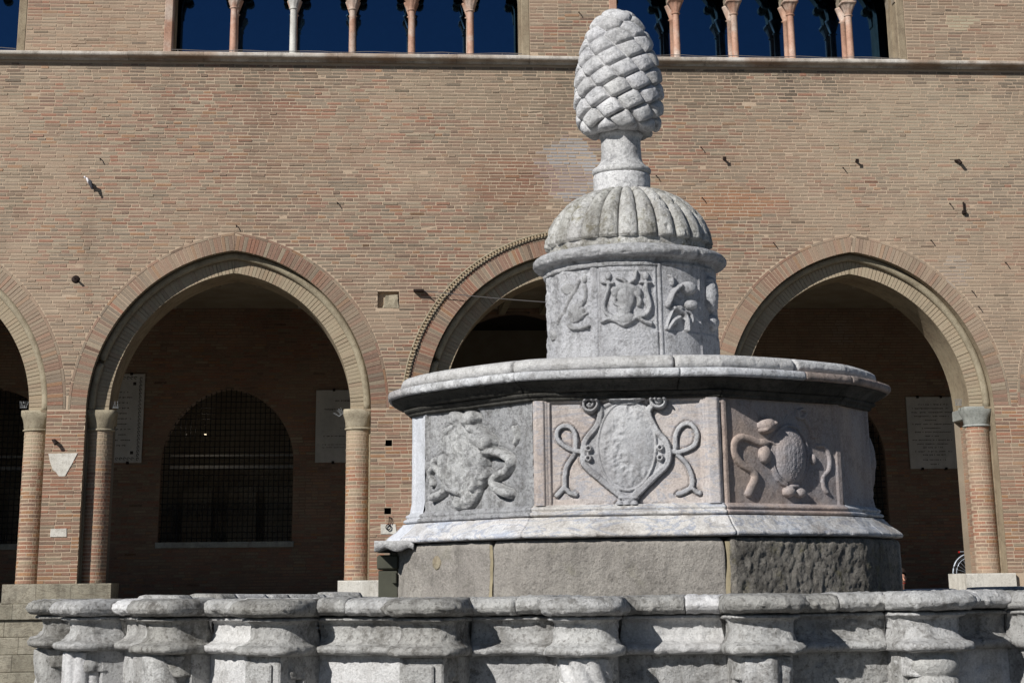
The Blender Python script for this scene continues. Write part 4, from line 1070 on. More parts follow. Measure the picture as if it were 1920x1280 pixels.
# --- centre panel: framed marble with a strapwork cartouche
fc = facet(0); Sg, Zg = sgrid(fc[2]); L = fc[2]; n3 = np.stack([Sg, Zg, Sg * 0], -1)
fx0, fz1 = to_facet(1031, 755, fc); fx1, fz0 = to_facet(1320, 944, fc)
ins = np.minimum(np.minimum(Sg - fx0, fx1 - Sg), np.minimum(Zg - fz0, fz1 - Zg))
Hb = 0.030 - 0.012 * np.clip((ins + 0.030) / 0.004, 0, 1) - 0.006 * np.clip((ins + 0.016) / 0.003, 0, 1) - 0.014 * np.clip(ins / 0.004, 0, 1)
Hb = Hb - 0.020 * (1 - np.clip(np.minimum(Sg, L - Sg) / 0.014, 0, 1)) + 0.0014 * fbm(n3, 20, 4, 3) + 0.004 * fbm(n3, 3, 3, 8) * (ins < 0)
Hb_c = Hb
Q = lambda pts: smooth_path([to_facet(960 + x / 2, 640 + y / 2, fc) for x, y in pts])
q1 = lambda x, y: to_facet(960 + x / 2, 640 + y / 2, fc)
kx = q1(100, 400)[0] - q1(0, 400)[0]; kx /= 100
Hr = np.zeros_like(Sg)
for pts, w_, h_ in (([(300, 212), (330, 250), (322, 310), (276, 372), (268, 420), (272, 462), (330, 515), (400, 572), (434, 592)], 11, 0.020),
                    ([(556, 225), (512, 260), (540, 330), (582, 385), (584, 455), (530, 512), (470, 572), (440, 592)], 11, 0.020),
                    ([(300, 200), (345, 205), (400, 224), (455, 226), (495, 206), (535, 192)], 11, 0.024),
                    ([(335, 250), (372, 232), (400, 224)], 7, 0.014), ([(510, 255), (480, 238), (455, 226)], 7, 0.014),
                    ([(268, 416), (215, 402), (175, 372), (170, 338), (190, 318), (220, 322), (238, 350), (240, 395)], 8.5, 0.013),
                    ([(232, 425), (205, 470), (198, 520), (196, 545), (168, 577)], 8.5, 0.010), ([(198, 545), (215, 566), (240, 574)], 8, 0.010),
                    ([(586, 412), (636, 412), (684, 388), (694, 345), (672, 312), (640, 312), (616, 345), (612, 398)], 8.5, 0.013),
                    ([(622, 425), (656, 460), (676, 510), (672, 545), (640, 566), (622, 570)], 8.5, 0.010), ([(672, 545), (690, 562), (704, 568)], 8, 0.010),
                    ([(345, 520), (365, 545), (395, 560), (420, 590)], 8, 0.020), ([(520, 515), (500, 545), (470, 560), (445, 590)], 8, 0.020)):
    Hr = np.maximum(Hr, stroke(Sg, Zg, Q(pts), w_ * kx, h_, flat=True))
for cx0, cy0, sg in ((292, 236, 1), (552, 222, -1)):
    sp = [(cx0 + sg * math.cos(t) * (30 - t * 2.6), cy0 + math.sin(t) * (30 - t * 2.6)) for t in np.linspace(-0.6, 9.6, 30)]
    Hr = np.maximum(Hr, stroke(Sg, Zg, [q1(*p) for p in sp], 7.5 * kx, 0.034)); Hr = np.maximum(Hr, blob(Sg, Zg, q1(cx0, cy0), 8 * kx, 8 * kx, 0.040))
for x, y in ((288, 402), (288, 438), (556, 398), (556, 436)):
    rg = [(x + 9 * math.cos(t), y + 9 * math.sin(t)) for t in np.linspace(0, 2 * math.pi, 14)]; Hr = np.maximum(Hr, stroke(Sg, Zg, [q1(*p) for p in rg], 4.5 * kx, 0.026))
Hr = np.maximum(Hr, stroke(Sg, Zg, Q([(300, 404), (286, 420), (296, 440)]), 6 * kx, 0.02)); 
for x in (405, 432, 460): Hr = np.maximum(Hr, blob(Sg, Zg, q1(x, 606), 15 * kx, 12 * kx, 0.022))
Hr = np.maximum(Hr, stroke(Sg, Zg, Q([(405, 585), (470, 585)]), 8 * kx, 0.022))
# shield field
poly = np.array([q1(*p) for p in ((325, 255), (320, 310), (285, 370), (274, 430), (284, 470), (340, 520), (410, 578), (437, 590), (465, 578), (530, 515), (575, 460), (578, 395), (540, 330), (515, 262), (480, 240), (425, 232), (360, 236))])
def inside(Sg, Zg, poly):
    r = np.zeros(Sg.shape, bool); m = len(poly)
    for i in range(m):
        (x1_, y1_), (x2_, y2_) = poly[i], poly[(i + 1) % m]
        c = ((y1_ > Zg) != (y2_ > Zg)) & (Sg < (x2_ - x1_) * (Zg - y1_) / (y2_ - y1_ + 1e-12) + x1_); r ^= c
    return r
Hr = np.maximum(Hr, inside(Sg, Zg, poly) * 0.008)
ov = blob(Sg, Zg, q1(432, 392), 108 * kx, 166 * kx, 0.030, 0.0, 0.45); rough_o = np.clip(fbm(n3, 10, 3, 77) + 0.25, 0, 1) * fbm(n3, 60, 3, 5) * 0.012
Hr = np.maximum(Hr, np.where(ov > 0, ov * 0.8 + 0.004 + rough_o * (ov > 0.014), 0))
rim = [(432 + 108 * math.cos(t), 392 + 166 * math.sin(t)) for t in np.linspace(0, 2 * math.pi, 60)]
Hr = np.maximum(Hr, stroke(Sg, Zg, [q1(*p) for p in rim], 5 * kx, 0.018))
def spread0(A, k):
    for _ in range(k): A = np.maximum.reduce([A, np.roll(A, 1, 0), np.roll(A, -1, 0), np.roll(A, 1, 1), np.roll(A, -1, 1)])
    return A
nr = spread0((Hr > 0.0016).astype(float), 2) * (ins > 0.0); Hb = Hb - 0.008 * nr
facet_mesh('centre_panel', fc, Sg, Zg, Hb, M['panel_pale'], body)
relief(fc, Sg, Zg, Hb, Hr + 0.006 * (Hr > 0), M['relief_pale'], 'carved_cartouche', 4, 0.0015)

RSC = 1.45
# --- left panel: badly worn coat of arms
fc = facet(len(VA) - 1); Sg, Zg = sgrid(fc[2]); L = fc[2]; n3 = np.stack([Sg, Zg, Sg * 0], -1)
Hb = 0.016 - 0.012 * np.clip((Sg - 0.016) / 0.004, 0, 1) - 0.012 * (Sg < 0.006) + 0.0035 * fbm(n3, 12, 5, 21) * np.clip(1.2 - (Zg - ZF0) * 1.2, 0.35, 1) + 0.010 * np.clip(fbm(n3, 30, 3, 2), -1, 0)
q1 = lambda x, y: to_facet(700 + x / 3.369, 640 + y / 3.369, fc)
kx = abs(q1(100, 700)[0] - q1(0, 700)[0]) / 100; kz = kx * 0.86
Q = lambda pts: smooth_path([q1(*p) for p in pts])
Hr = blob(Sg, Zg, q1(590, 755), 112 * kx, 200 * kz, 0.034, 0, 0.22)
for x, y, rx, rz, h in ((535, 488, 40, 36, .052), (632, 492, 46, 42, .060), (735, 640, 42, 42, .058), (690, 610, 50, 42, .045), (718, 838, 28, 34, .050), (470, 620, 26, 60, .034), (690, 880, 34, 34, .04), (452, 790, 26, 40, .034), (600, 1005, 60, 26, .034), (560, 1020, 26, 24, .04)):
    Hr = np.maximum(Hr, blob(Sg, Zg, q1(x, y), rx * 0.86 * kx, rz * 0.86 * kz, h, 0, 0.28))
for pts, w_, h_ in (([(640, 545), (700, 580), (752, 650)], 24, .045), ([(700, 700), (790, 698), (860, 735), (872, 770), (850, 815), (790, 850), (770, 880), (800, 935), (868, 962)], 22, .036),
                    ([(480, 742), (420, 746), (405, 790), (440, 840), (470, 872), (455, 940), (390, 985)], 20, .030), ([(560, 520), (500, 560), (460, 620), (468, 690)], 18, .036),
                    ([(690, 870), (650, 930), (620, 985), (560, 1030)], 30, .036), ([(385, 800), (360, 840), (380, 900)], 14, .020), ([(895, 545), (905, 600), (890, 640)], 12, .014)):
    Hr = np.maximum(Hr, stroke(Sg, Zg, Q(pts), w_ * 0.72 * kx, h_))
ero = 0.85 + 0.4 * fbm(n3, 14, 3, 90); Hr = Hr * np.clip(ero, 0.55, 1.1)
for sd_ in (0,):
    Hr = np.maximum(Hr, stroke(Sg, Zg, Q([(470, 742), (480, 850), (520, 930), (590, 960)]), 16 * kx, .044)); Hr = np.maximum(Hr, stroke(Sg, Zg, Q([(690, 560), (715, 700), (712, 830), (660, 930)]), 14 * kx, .044))
def spread(A, k):
    B = A.copy()
    for _ in range(k):
        B = np.maximum.reduce([B, np.roll(B, 1, 0), np.roll(B, -1, 0), np.roll(B, 1, 1), np.roll(B, -1, 1)])
    return B
near_ = spread((Hr > 0.002).astype(float), 3); near2 = spread(near_, 3); Hb = Hb - 0.012 * near_ - 0.006 * near2
facet_mesh('left_panel', fc, Sg, Zg, Hb, M['panel_grey'], body)
relief(fc, Sg, Zg, Hb, Hr + 0.010 * (Hr > 0), M['panel_worn'], 'worn_coat_of_arms', 8, 0.006)

# --- right panel: pink marble with a bulging oval shield
fc = facet(1); Sg, Zg = sgrid(fc[2]); L = fc[2]; n3 = np.stack([Sg, Zg, Sg * 0], -1)
Hb = 0.014 - 0.012 * np.clip((Sg - 0.030) / 0.004, 0, 1) + 0.010 * np.clip((Sg - L + 0.03) / 0.004, 0, 1) - 0.014 * (1 - np.clip(Sg / 0.012, 0, 1)) + 0.002 * fbm(n3, 18, 4, 31)
facet_mesh('right_panel', fc, Sg, Zg, Hb, M['panel_pink'], body)
q1 = lambda x, y: to_facet(1180 + x / 3.369, 640 + y / 3.369, fc)
kx = abs(q1(900, 700)[0] - q1(800, 700)[0]) / 100; kz = abs(q1(900, 700)[1] - q1(900, 800)[1]) / 100
Q = lambda pts: smooth_path([q1(*p) for p in pts])
rat = kz / kx; Sa = Sg * rat; q0 = q1; q1 = lambda x, y: (q0(x, y)[0] * rat, q0(x, y)[1]); RSC = 0.62
ov = blob(Sa, Zg, q1(1005, 722), 105 * kz, 182 * kz, 0.075, 0, 0.5); Hr = np.where(ov > 0, ov * 0.9 + 0.004 + 0.003 * np.clip(ov / 0.06, 0, 1) * np.sin(Sa * 480 + 3 * np.sin(Zg * 200)) * np.sin(Zg * 420 + 2 * np.sin(Sa * 160)), 0)
fr = [(1005 + 116 * math.cos(t), 722 + 192 * math.sin(t)) for t in np.linspace(0, 2 * math.pi, 60)]; Hr = np.maximum(Hr, stroke(Sa, Zg, [q1(*p) for p in fr], 10 * kz, 0.020))
for x, y, rx, rz, h in ((856, 530, 50, 52, .085), (848, 715, 36, 58, .050), (838, 640, 40, 26, .034), (998, 950, 36, 34, .060), (1068, 955, 34, 32, .056), (1156, 745, 18, 36, .034), (1030, 915, 40, 14, .04), (884, 520, 18, 20, .09), (835, 560, 22, 20, .08)):
    Hr = np.maximum(Hr, blob(Sa, Zg, q1(x, y), rx * kz, rz * kz, h))
for pts, w_, h_ in (([(820, 642), (760, 618), (700, 606), (658, 645), (664, 720), (712, 780), (770, 815), (790, 860), (765, 920), (748, 962)], 23, .026), ([(812, 640), (870, 635), (905, 650)], 10, .03),
                    ([(1060, 440), (1062, 480), (1100, 490), (1130, 530), (1158, 600)], 14, .026), ([(1060, 440), (1090, 428), (1112, 450), (1098, 478)], 10, .024), ([(985, 430), (1000, 460), (985, 490)], 8, .014),
                    ([(1185, 660), (1232, 668), (1262, 740), (1256, 810), (1222, 860), (1225, 920), (1242, 950)], 13, .018), ([(905, 660), (900, 760), (925, 840), (985, 900)], 9, .026)):
    Hr = np.maximum(Hr, stroke(Sa, Zg, Q(pts), w_ * kz, h_))
relief(fc, Sg, Zg, Hb, Hr, M['panel_pink'], 'carved_oval_shield', 12, 0.0015)

RSC = 1.0
# --- narrow pilaster faces and the remaining facets
for i in range(2, len(VA) - 1):
    fc = facet(i); L = fc[2]; sp_ = 0.008; ns = max(8, int(L / sp_)); Sg, Zg = np.meshgrid(np.linspace(0, L, ns), np.linspace(ZF0, ZF1, 70), indexing='ij')
    n3 = np.stack([Sg + i, Zg, Sg * 0], -1)
    narrow = L < 0.5; ed = np.minimum(Sg, L - Sg)
    Hb = 0.006 * (ed < 0.03) + 0.0015 * fbm(n3, 14, 4, i) + (0.010 * np.clip(1 - (Zg - ZF0) / 0.05, 0, 1) if narrow else 0)
    mt = M['pilaster_blue'] if i == len(VA) - 2 else (M['panel_pink'] if i < 4 else M['panel_grey'])
    facet_mesh('pilaster_face' if narrow else 'plain_panel', fc, Sg, Zg, Hb, mt, body)
    if not narrow and i in (3, len(VA) - 3):
        c0 = (L * 0.30 if i == 3 else L * 0.7, 2.20); Hr = blob(Sg, Zg, c0, 0.15, 0.20, 0.085, 0, 0.5)
        Hr = np.maximum(Hr, blob(Sg, Zg, (c0[0], 2.05), 0.06, 0.05, 0.07)); Hr = np.maximum(Hr, blob(Sg, Zg, (c0[0], 2.38), 0.07, 0.05, 0.04))
        if i == 3: relief(fc, Sg, Zg, Hb, Hr, M['panel_pink'], 'carved_side_shield', 31, 0.004)
# upper mouldings and cornice
corn = group('cornice')
m1 = [(-0.08, 2.455), (0.022, 2.455), (0.030, 2.462), (0.030, 2.470), (0.040, 2.474), (0.050, 2.482), (0.052, 2.490), (-0.08, 2.490)]
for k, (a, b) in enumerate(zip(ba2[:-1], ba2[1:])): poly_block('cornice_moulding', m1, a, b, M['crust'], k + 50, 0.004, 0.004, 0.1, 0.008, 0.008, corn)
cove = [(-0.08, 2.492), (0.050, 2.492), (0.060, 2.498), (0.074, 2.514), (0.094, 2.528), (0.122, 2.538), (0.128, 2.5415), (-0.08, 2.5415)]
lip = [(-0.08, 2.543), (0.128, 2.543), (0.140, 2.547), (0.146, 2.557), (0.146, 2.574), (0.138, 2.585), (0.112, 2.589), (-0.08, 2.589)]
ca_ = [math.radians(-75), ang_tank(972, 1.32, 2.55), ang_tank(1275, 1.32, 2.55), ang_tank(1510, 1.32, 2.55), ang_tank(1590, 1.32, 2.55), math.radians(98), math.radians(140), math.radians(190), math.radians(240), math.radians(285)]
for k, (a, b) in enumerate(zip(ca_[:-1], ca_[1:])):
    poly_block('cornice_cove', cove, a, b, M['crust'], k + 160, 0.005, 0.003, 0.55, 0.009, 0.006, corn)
    poly_block('cornice_block', lip, a, b, M['cornice_pink' if k in (3, 4) else 'cornice'], k + 60, 0.008 if k == 0 else 0.003, 0.008 if k == 0 else 0.002, 0.55, 0.009, 0.006, corn)
slab = [(-0.9, 2.591), (0.056, 2.591), (0.070, 2.600), (0.078, 2.618), (0.072, 2.640), (0.052, 2.654), (0.0, 2.662), (-0.9, 2.668)]
sa_ = [math.radians(-70), ang_tank(800, 1.26, 2.62), ang_tank(962, 1.26, 2.62), ang_tank(1266, 1.26, 2.62), ang_tank(1492, 1.26, 2.62), math.radians(96), math.radians(150), math.radians(200), math.radians(250), math.radians(290)]
for k, (a, b) in enumerate(zip(sa_[:-1], sa_[1:])):
    poly_block('top_slab', slab, a, b, M['limestone_white'], k + 70, 0.004, 0.004, 0.60, 0.011, 0.007, corn, 0.003)

# upper drum
drum = group('upper_drum'); DX, DR = 0.004, 0.470
def cyl_hit(px, py, R, X=DX):
    r = view_ray(px, py); cx0, cy0 = CX + X, CY; a = r[0] ** 2 + r[1] ** 2; b = -2 * (r[0] * cx0 + r[1] * cy0); c = cx0 ** 2 + cy0 ** 2 - R * R
    t = (-b - math.sqrt(max(b * b - 4 * a * c, 0))) / (2 * a); p = r * t; return math.atan2(p[0] - cx0, -(p[1] - cy0)) * R, EYE + float(p[2])
seams = [cyl_hit(980 + x / 3.765, 560, DR)[0] for x in (180, 532, 955, 1258)]
sf = np.arange(-0.74, 0.742, 0.0042); zf = np.arange(2.655, 3.232, 0.0042); Sg, Zg = np.meshgrid(sf, zf, indexing='ij'); n3 = np.stack([Sg, Zg, Sg * 0], -1)
zt_, zb_ = cyl_hit(1175, 340 + 625 / 3.765, DR)[1], cyl_hit(1175, 340 + 1055 / 3.765, DR)[1]
Hb = 0.002 * fbm(n3, 16, 4, 3); wl_ = np.clip((seams[1] - Sg) / 0.03, 0, 1)
Hb += wl_ * (0.026 * fbm(n3, 9, 5, 14) - 0.016 * np.clip(fbm(n3, 26, 3, 6) - 0.1, 0, 1)) * (Zg > zb_ - 0.06)
for s in seams: Hb -= 0.008 * np.exp(-((Sg - s) / 0.0045) ** 2)
fld = (Zg < zt_) & (Zg > zb_); e1 = np.minimum(np.abs(Sg - seams[1]), np.abs(Sg - seams[2]))
Hb -= 0.006 * fld * (Sg > seams[1] + 0.01) * (Sg < seams[2] - 0.02)
Hb += 0.006 * (np.abs(Sg - (seams[2] + 0.012)) < 0.007) + 0.006 * (np.abs(Sg - (seams[3] - 0.012)) < 0.008)
Hb += 0.004 * (Zg <= zb_) 
def cyl_mesh(name, H, mat, keep=None):
    P = np.zeros(Sg.shape + (3,)); th = Sg / DR; P[..., 0] = DX + (DR + H) * np.sin(th); P[..., 1] = -(DR + H) * np.cos(th); P[..., 2] = Zg; F4 = grid_faces(*Sg.shape)
    if keep is not None:
        kf = keep.reshape(-1)[F4].any(1); F4 = F4[kf]; used = np.unique(F4); mp = -np.ones(Sg.size, int); mp[used] = np.arange(len(used)); F4 = mp[F4]; V = P.reshape(-1, 3)[used]
    else: V = P.reshape(-1, 3)
    return obj(name, V, F4, mat, drum, True)
cyl_mesh('drum_wall', Hb, M['drum'])
q1 = lambda x, y: cyl_hit(980 + x / 3.765, 340 + y / 3.765, DR); Q = lambda pts: smooth_path([q1(*p) for p in pts])
kx = (q1(780, 800)[0] - q1(680, 800)[0]) / 100; kz = abs(q1(730, 700)[1] - q1(730, 800)[1]) / 100
def drum_relief(name, blobs, strokes, rough, seed, kxm=1.0, ero=None):
    Hr = np.zeros_like(Sg)
    for x, y, rx, rz, h in blobs: Hr = np.maximum(Hr, blob(Sg, Zg, q1(x, y), rx * kx * kxm, rz * kz, h))
    for pts, w_, h_ in strokes: Hr = np.maximum(Hr, stroke(Sg, Zg, Q(pts), w_ * kx, h_))
    if ero is not None: Hr = Hr * ero
    keep = Hr > 0.0015; Hn = Hr + rough * fbm(n3, 45, 3, seed) + rough * 1.5 * fbm(n3, 16, 2, seed + 1)
    cyl_mesh(name, Hb + np.where(keep, Hn, -0.003), M['drum'], keep)
drum_relief('carved_figure', [(730, 815, 64, 100, .034), (715, 965, 78, 46, .036), (655, 790, 26, 34, .028), (812, 785, 30, 36, .028), (605, 668, 24, 30, .024), (868, 668, 26, 30, .024), (574, 985, 20, 16, .022), (900, 1000, 18, 18, .022), (720, 900, 50, 60, .036)],
            [([(732, 745), (728, 712), (700, 692), (668, 682)], 12, .026), ([(738, 730), (765, 712), (792, 690), (800, 640)], 14, .026), ([(645, 772), (700, 748), (760, 746), (815, 772)], 24, .030),
             ([(606, 712), (606, 760), (588, 820), (576, 880), (592, 930), (640, 960)], 15, .024), ([(868, 712), (872, 770), (888, 830), (896, 890), (866, 940), (810, 958)], 17, .026),
             ([(560, 716), (640, 720)], 8, .024), ([(828, 714), (902, 714)], 8, .026), ([(562, 990), (610, 972), (660, 985), (712, 1012), (770, 985), (806, 958), (850, 985), (905, 1005)], 14, .026),
             ([(660, 800), (650, 850), (680, 872)], 16, .02), ([(808, 800), (828, 840), (822, 870)], 16, .02)], 0.002, 4)
drum_relief('worn_carving', [(440, 690, 22, 28, .018), (375, 930, 80, 70, .016), (210, 1085, 40, 40, .02), (320, 760, 60, 40, .014)],
            [([(440, 735), (448, 790), (432, 850), (410, 880)], 14, .018), ([(320, 1015), (350, 1036), (410, 1040), (465, 1022)], 14, .024), ([(370, 980), (455, 930)], 9, .012), ([(240, 1000), (300, 900), (350, 800), (395, 700)], 14, .010)], 0.005, 9)
drum_relief('carved_figure', [(1165, 755, 70, 48, .044), (1178, 875, 52, 36, .046), (1085, 795, 22, 18, .018), (1100, 900, 40, 24, .034), (1155, 1000, 30, 60, .030), (1060, 1000, 20, 20, .024), (1050, 700, 18, 40, .022)],
            [([(1105, 740), (1060, 780), (1035, 840), (1018, 875)], 17, .036), ([(1060, 895), (1035, 960), (1008, 1040)], 8, .020), ([(1060, 895), (1100, 915), (1140, 950), (1155, 1050)], 14, .034), ([(1100, 960), (1060, 985), (1025, 1040)], 13, .028),
             ([(1130, 920), (1170, 935), (1180, 990), (1150, 1045)], 13, .028), ([(1030, 665), (1050, 690), (1050, 730)], 9, .020)], 0.003, 15)
drum_relief('carved_figure', [(1318, 800, 40, 130, .050), (1335, 1000, 36, 60, .040)], [([(1300, 700), (1320, 760), (1330, 900)], 16, .040)], 0.004, 22, 1.6)
P = np.array([[(DX + r * math.sin(t), -r * math.cos(t), z) for z, r in ((2.655, DR), (2.9, DR), (3.23, DR))] for t in np.linspace(0.74 / DR, 2 * math.pi - 0.74 / DR, 60)])
grid('drum_rear', P, M['drum'], drum, amp=0.002)
def lathe_stone(name, prof, X, mat, parent, n=180, step=0.008, amp=0.004, pit=0.004, seed=0, freq=10):
    pr = resample(prof, step); P = np.array([[(X + r * math.sin(t), -r * math.cos(t), z) for r, z in pr] for t in np.linspace(0, 2 * math.pi, n, endpoint=False)])
    return grid(name, P, mat, parent, cu=True, amp=amp, freq=freq, pit=pit, seed=seed)
TX = -0.002
lathe_stone('drum_ring', [(0.40, 3.222), (DR + 0.006, 3.222), (DR + 0.010, 3.238), (DR + 0.001, 3.244), (DR + 0.002, 3.256), (DR + 0.008, 3.262)]
            + [(0.494 + 0.044 * math.cos(t), 3.300 + 0.034 * math.sin(t)) for t in np.linspace(-1.9, 1.45, 16)] + [(0.475, 3.336), (0.468, 3.342), (0.30, 3.345)], TX, M['drum'], drum, 300, 0.007, 0.008, 0.010, 3)

# ribbed dome: each gadroon a piece
dome = group('ribbed_dome'); OX = -0.004; NG = 26
dpr = smooth_path([(0.452, 3.338), (0.455, 3.37), (0.449, 3.43), (0.425, 3.50), (0.385, 3.565), (0.325, 3.625), (0.250, 3.672), (0.178, 3.700), (0.150, 3.706)], 9)
nd = len(dpr); na = 20
for gI in range(NG):
    t0 = 2 * math.pi * gI / NG + 0.06; P = np.zeros((na + 1, nd, 3))
    for a in range(na + 1):
        f = a / na; t = t0 + 2 * math.pi / NG * f
        for j, (r, z) in enumerate(dpr):
            q = j / (nd - 1); lob = (math.sin(math.pi * f)) ** 0.42
            end = max(0.0, 1 - max(0, 0.20 - q) / 0.03) if q < 0.20 else 1.0     # ribs stop with a step above the rim
            end = 1.0 if q > 0.17 else (0.25 if q > 0.155 else 0.0)
            H = (0.030 * min(1, r / 0.33)) * 1.18 * (lob - 0.70) * end + (-0.016 if end < 1 else 0.006)
            dr = (dpr[min(j + 1, nd - 1)] - dpr[max(j - 1, 0)]); nn = np.array([dr[1], -dr[0]]); nn /= np.linalg.norm(nn)
            rr = r + nn[0] * H; zz = z + nn[1] * H; P[a, j] = (OX + rr * math.sin(t), -rr * math.cos(t), zz)
    # weather by position so that neighbours agree at their shared edge
    rad = P - np.array([OX, 0, 3.3]); rad = rad / np.linalg.norm(rad, axis=-1, keepdims=True)
    h = 0.0035 * fbm(P, 12, 4, 3) + 0.003 * fbm(P, 40, 3, 7) - 0.009 * np.clip((vnoise(P * 38, 5) - 0.7) * 5, 0, 1) - 0.012 * np.clip((vnoise(P * 15, 8) - 0.78) * 6, 0, 1)
    grid('gadroon', P + rad * h[..., None], M['dome'], dome)

# neck
neck = group('neck'); NX = -0.030
lathe_stone('neck_block', [(0.05, 3.690), (0.160, 3.690), (0.160, 3.800), (0.157, 3.806), (0.10, 3.807)], NX, M['cone'], neck, 120, 0.01, 0.003, 0.001, 1)
lathe_stone('neck_moulding', [(0.10, 3.808), (0.150, 3.808)] + [(0.146 + 0.020 * math.cos(t), 3.829 + 0.020 * math.sin(t)) for t in np.linspace(-1.4, 1.4, 8)] + [(0.142, 3.852), (0.140, 3.858), (0.126, 3.872), (0.118, 3.888), (0.1145, 3.91), (0.1125, 3.95), (0.112, 4.00), (0.114, 4.018), (0.122, 4.026), (0.126, 4.034), (0.124, 4.046), (0.116, 4.052), (0.112, 4.075), (0.05, 4.075)], NX, M['cone'], neck, 120, 0.006, 0.0025, 0.001, 2)

# pine cone, its scales cut from one lattice
cone = group('pine_cone'); KX = -0.035
cpr = smooth_path([(0.02, 4.056), (0.10, 4.050), (0.165, 4.052), (0.205, 4.075), (0.226, 4.125), (0.238, 4.20), (0.242, 4.28), (0.238, 4.36), (0.226, 4.45), (0.206, 4.54), (0.180, 4.62), (0.149, 4.685), (0.110, 4.738), (0.060, 4.770), (0.004, 4.780)], 14)
cpr = resample(cpr, 0.0048); arc = np.concatenate([[0], np.cumsum(np.linalg.norm(np.diff(cpr, axis=0), axis=1))])
area = np.concatenate([[0], np.cumsum((cpr[1:, 0] + cpr[:-1, 0]) / 2 * np.diff(arc))])
NSC = 80; seeds = []; rows = []
# the carver followed the spirals of a real cone: one scale every golden angle, equal areas
a0 = np.interp(0.085, arc, area)
for k in range(NSC):
    ak = a0 + (area[-1] * 0.999 - a0) * (k + 0.5) / NSC; ss = np.interp(ak, area, arc); t = 0.4 - k * 2.399963
    r = np.interp(ss, arc, cpr[:, 0]); z = np.interp(ss, arc, cpr[:, 1]); seeds.append((r * math.sin(t), -r * math.cos(t), z))
seeds = np.array(seeds)
na = 330; th = np.linspace(0, 2 * math.pi, na, endpoint=False); P = np.zeros((na, len(cpr), 3))
P[..., 0] = cpr[None, :, 0] * np.sin(th)[:, None]; P[..., 1] = -cpr[None, :, 0] * np.cos(th)[:, None]; P[..., 2] = cpr[None, :, 1]
n_ = normals_of(P, True, False); 
if (n_[0, len(cpr) // 2] @ P[0, len(cpr) // 2] * np.array([1, 1, 0]).sum()) < 0: pass
out_dir = P * np.array([1, 1, 0.0]); sgn = np.sign((n_ * out_dir).sum(-1).mean()); n_ = n_ * sgn
flat = P.reshape(-1, 3); d1 = np.full(len(flat), 9.0); d2 = np.full(len(flat), 9.0); id1 = np.zeros(len(flat), int); id2 = np.zeros(len(flat), int)
met = np.array([1, 1, 1.5])
for k, sd in enumerate(seeds):
    d = np.linalg.norm((flat - sd) * met, axis=1); b = d < d1
    d2 = np.where(b, d1, np.minimum(d2, d)); id1[b] = k; d1 = np.where(b, d, d1)
f = (d2 - d1) / 0.095; h = 0.044 * (1 - np.exp(-np.clip(f, 0, None) * 4.0)) - 0.024
own = seeds[id1]; dz_ = (flat[:, 2] - own[:, 2]); h = h + 0.16 * np.clip(-dz_, -0.045, 0.05) * np.clip(f * 3, 0, 1) * 0.9      # lower lip of each scale stands out
h = h - 0.005 * np.exp(-((d1 - 0.012) / 0.0035) ** 2) * (np.array([random.random() < 0.55 for _ in seeds])[id1]) * (flat[:, 2] < 4.5)
fade = np.clip((np.arange(len(cpr)) / len(cpr) - 0.10) / 0.08, 0, 1); fade = fade * np.clip(1.25 - np.arange(len(cpr)) / len(cpr), 0.45, 1); h = h * np.tile(fade, na)
flat = flat + n_.reshape(-1, 3) * (h + 0.004 * fbm(flat, 16, 3, 5))[:, None]
F4 = grid_faces(na, len(cpr), True, False); fid = id1[F4[:, 0]]
flat[:, 0] += KX
for k in range(len(seeds)):
    ff = F4[fid == k]
    if len(ff) == 0: continue
    used = np.unique(ff); mp = -np.ones(len(flat), int); mp[used] = np.arange(len(used)); obj('scale', flat[used], mp[ff], M['cone'], cone, True)

# =================================================================== SMALL THINGS
# green cabinet in the notch of the plinth
xa, za = at_y(708, 1040, CY - 0.45); xb, _ = at_y(746, 1040, CY - 0.45)
cab = thing('utility_cabinet', 'narrow olive green metal cabinet tucked against the left end of the dark plinth', 'cabinet', ((xa + xb) / 2, CY - 0.40, 0.35))
hw = (xb - xa) / 2; zt = za - 0.35
MB().box(-hw + 0.004, hw, -0.04, 0.3, 0, zt - 0.075, 0.004).build('body', M['green'], cab)
MB().box(-hw - 0.003, hw + 0.003, -0.055, 0.31, zt - 0.072, zt, 0.008).build('lid', M['green'], cab)
MB().box(hw * 0.45, hw * 0.9, -0.064, -0.041, zt - 0.14, zt - 0.085, 0.004).build('hinge', M['green'], cab)

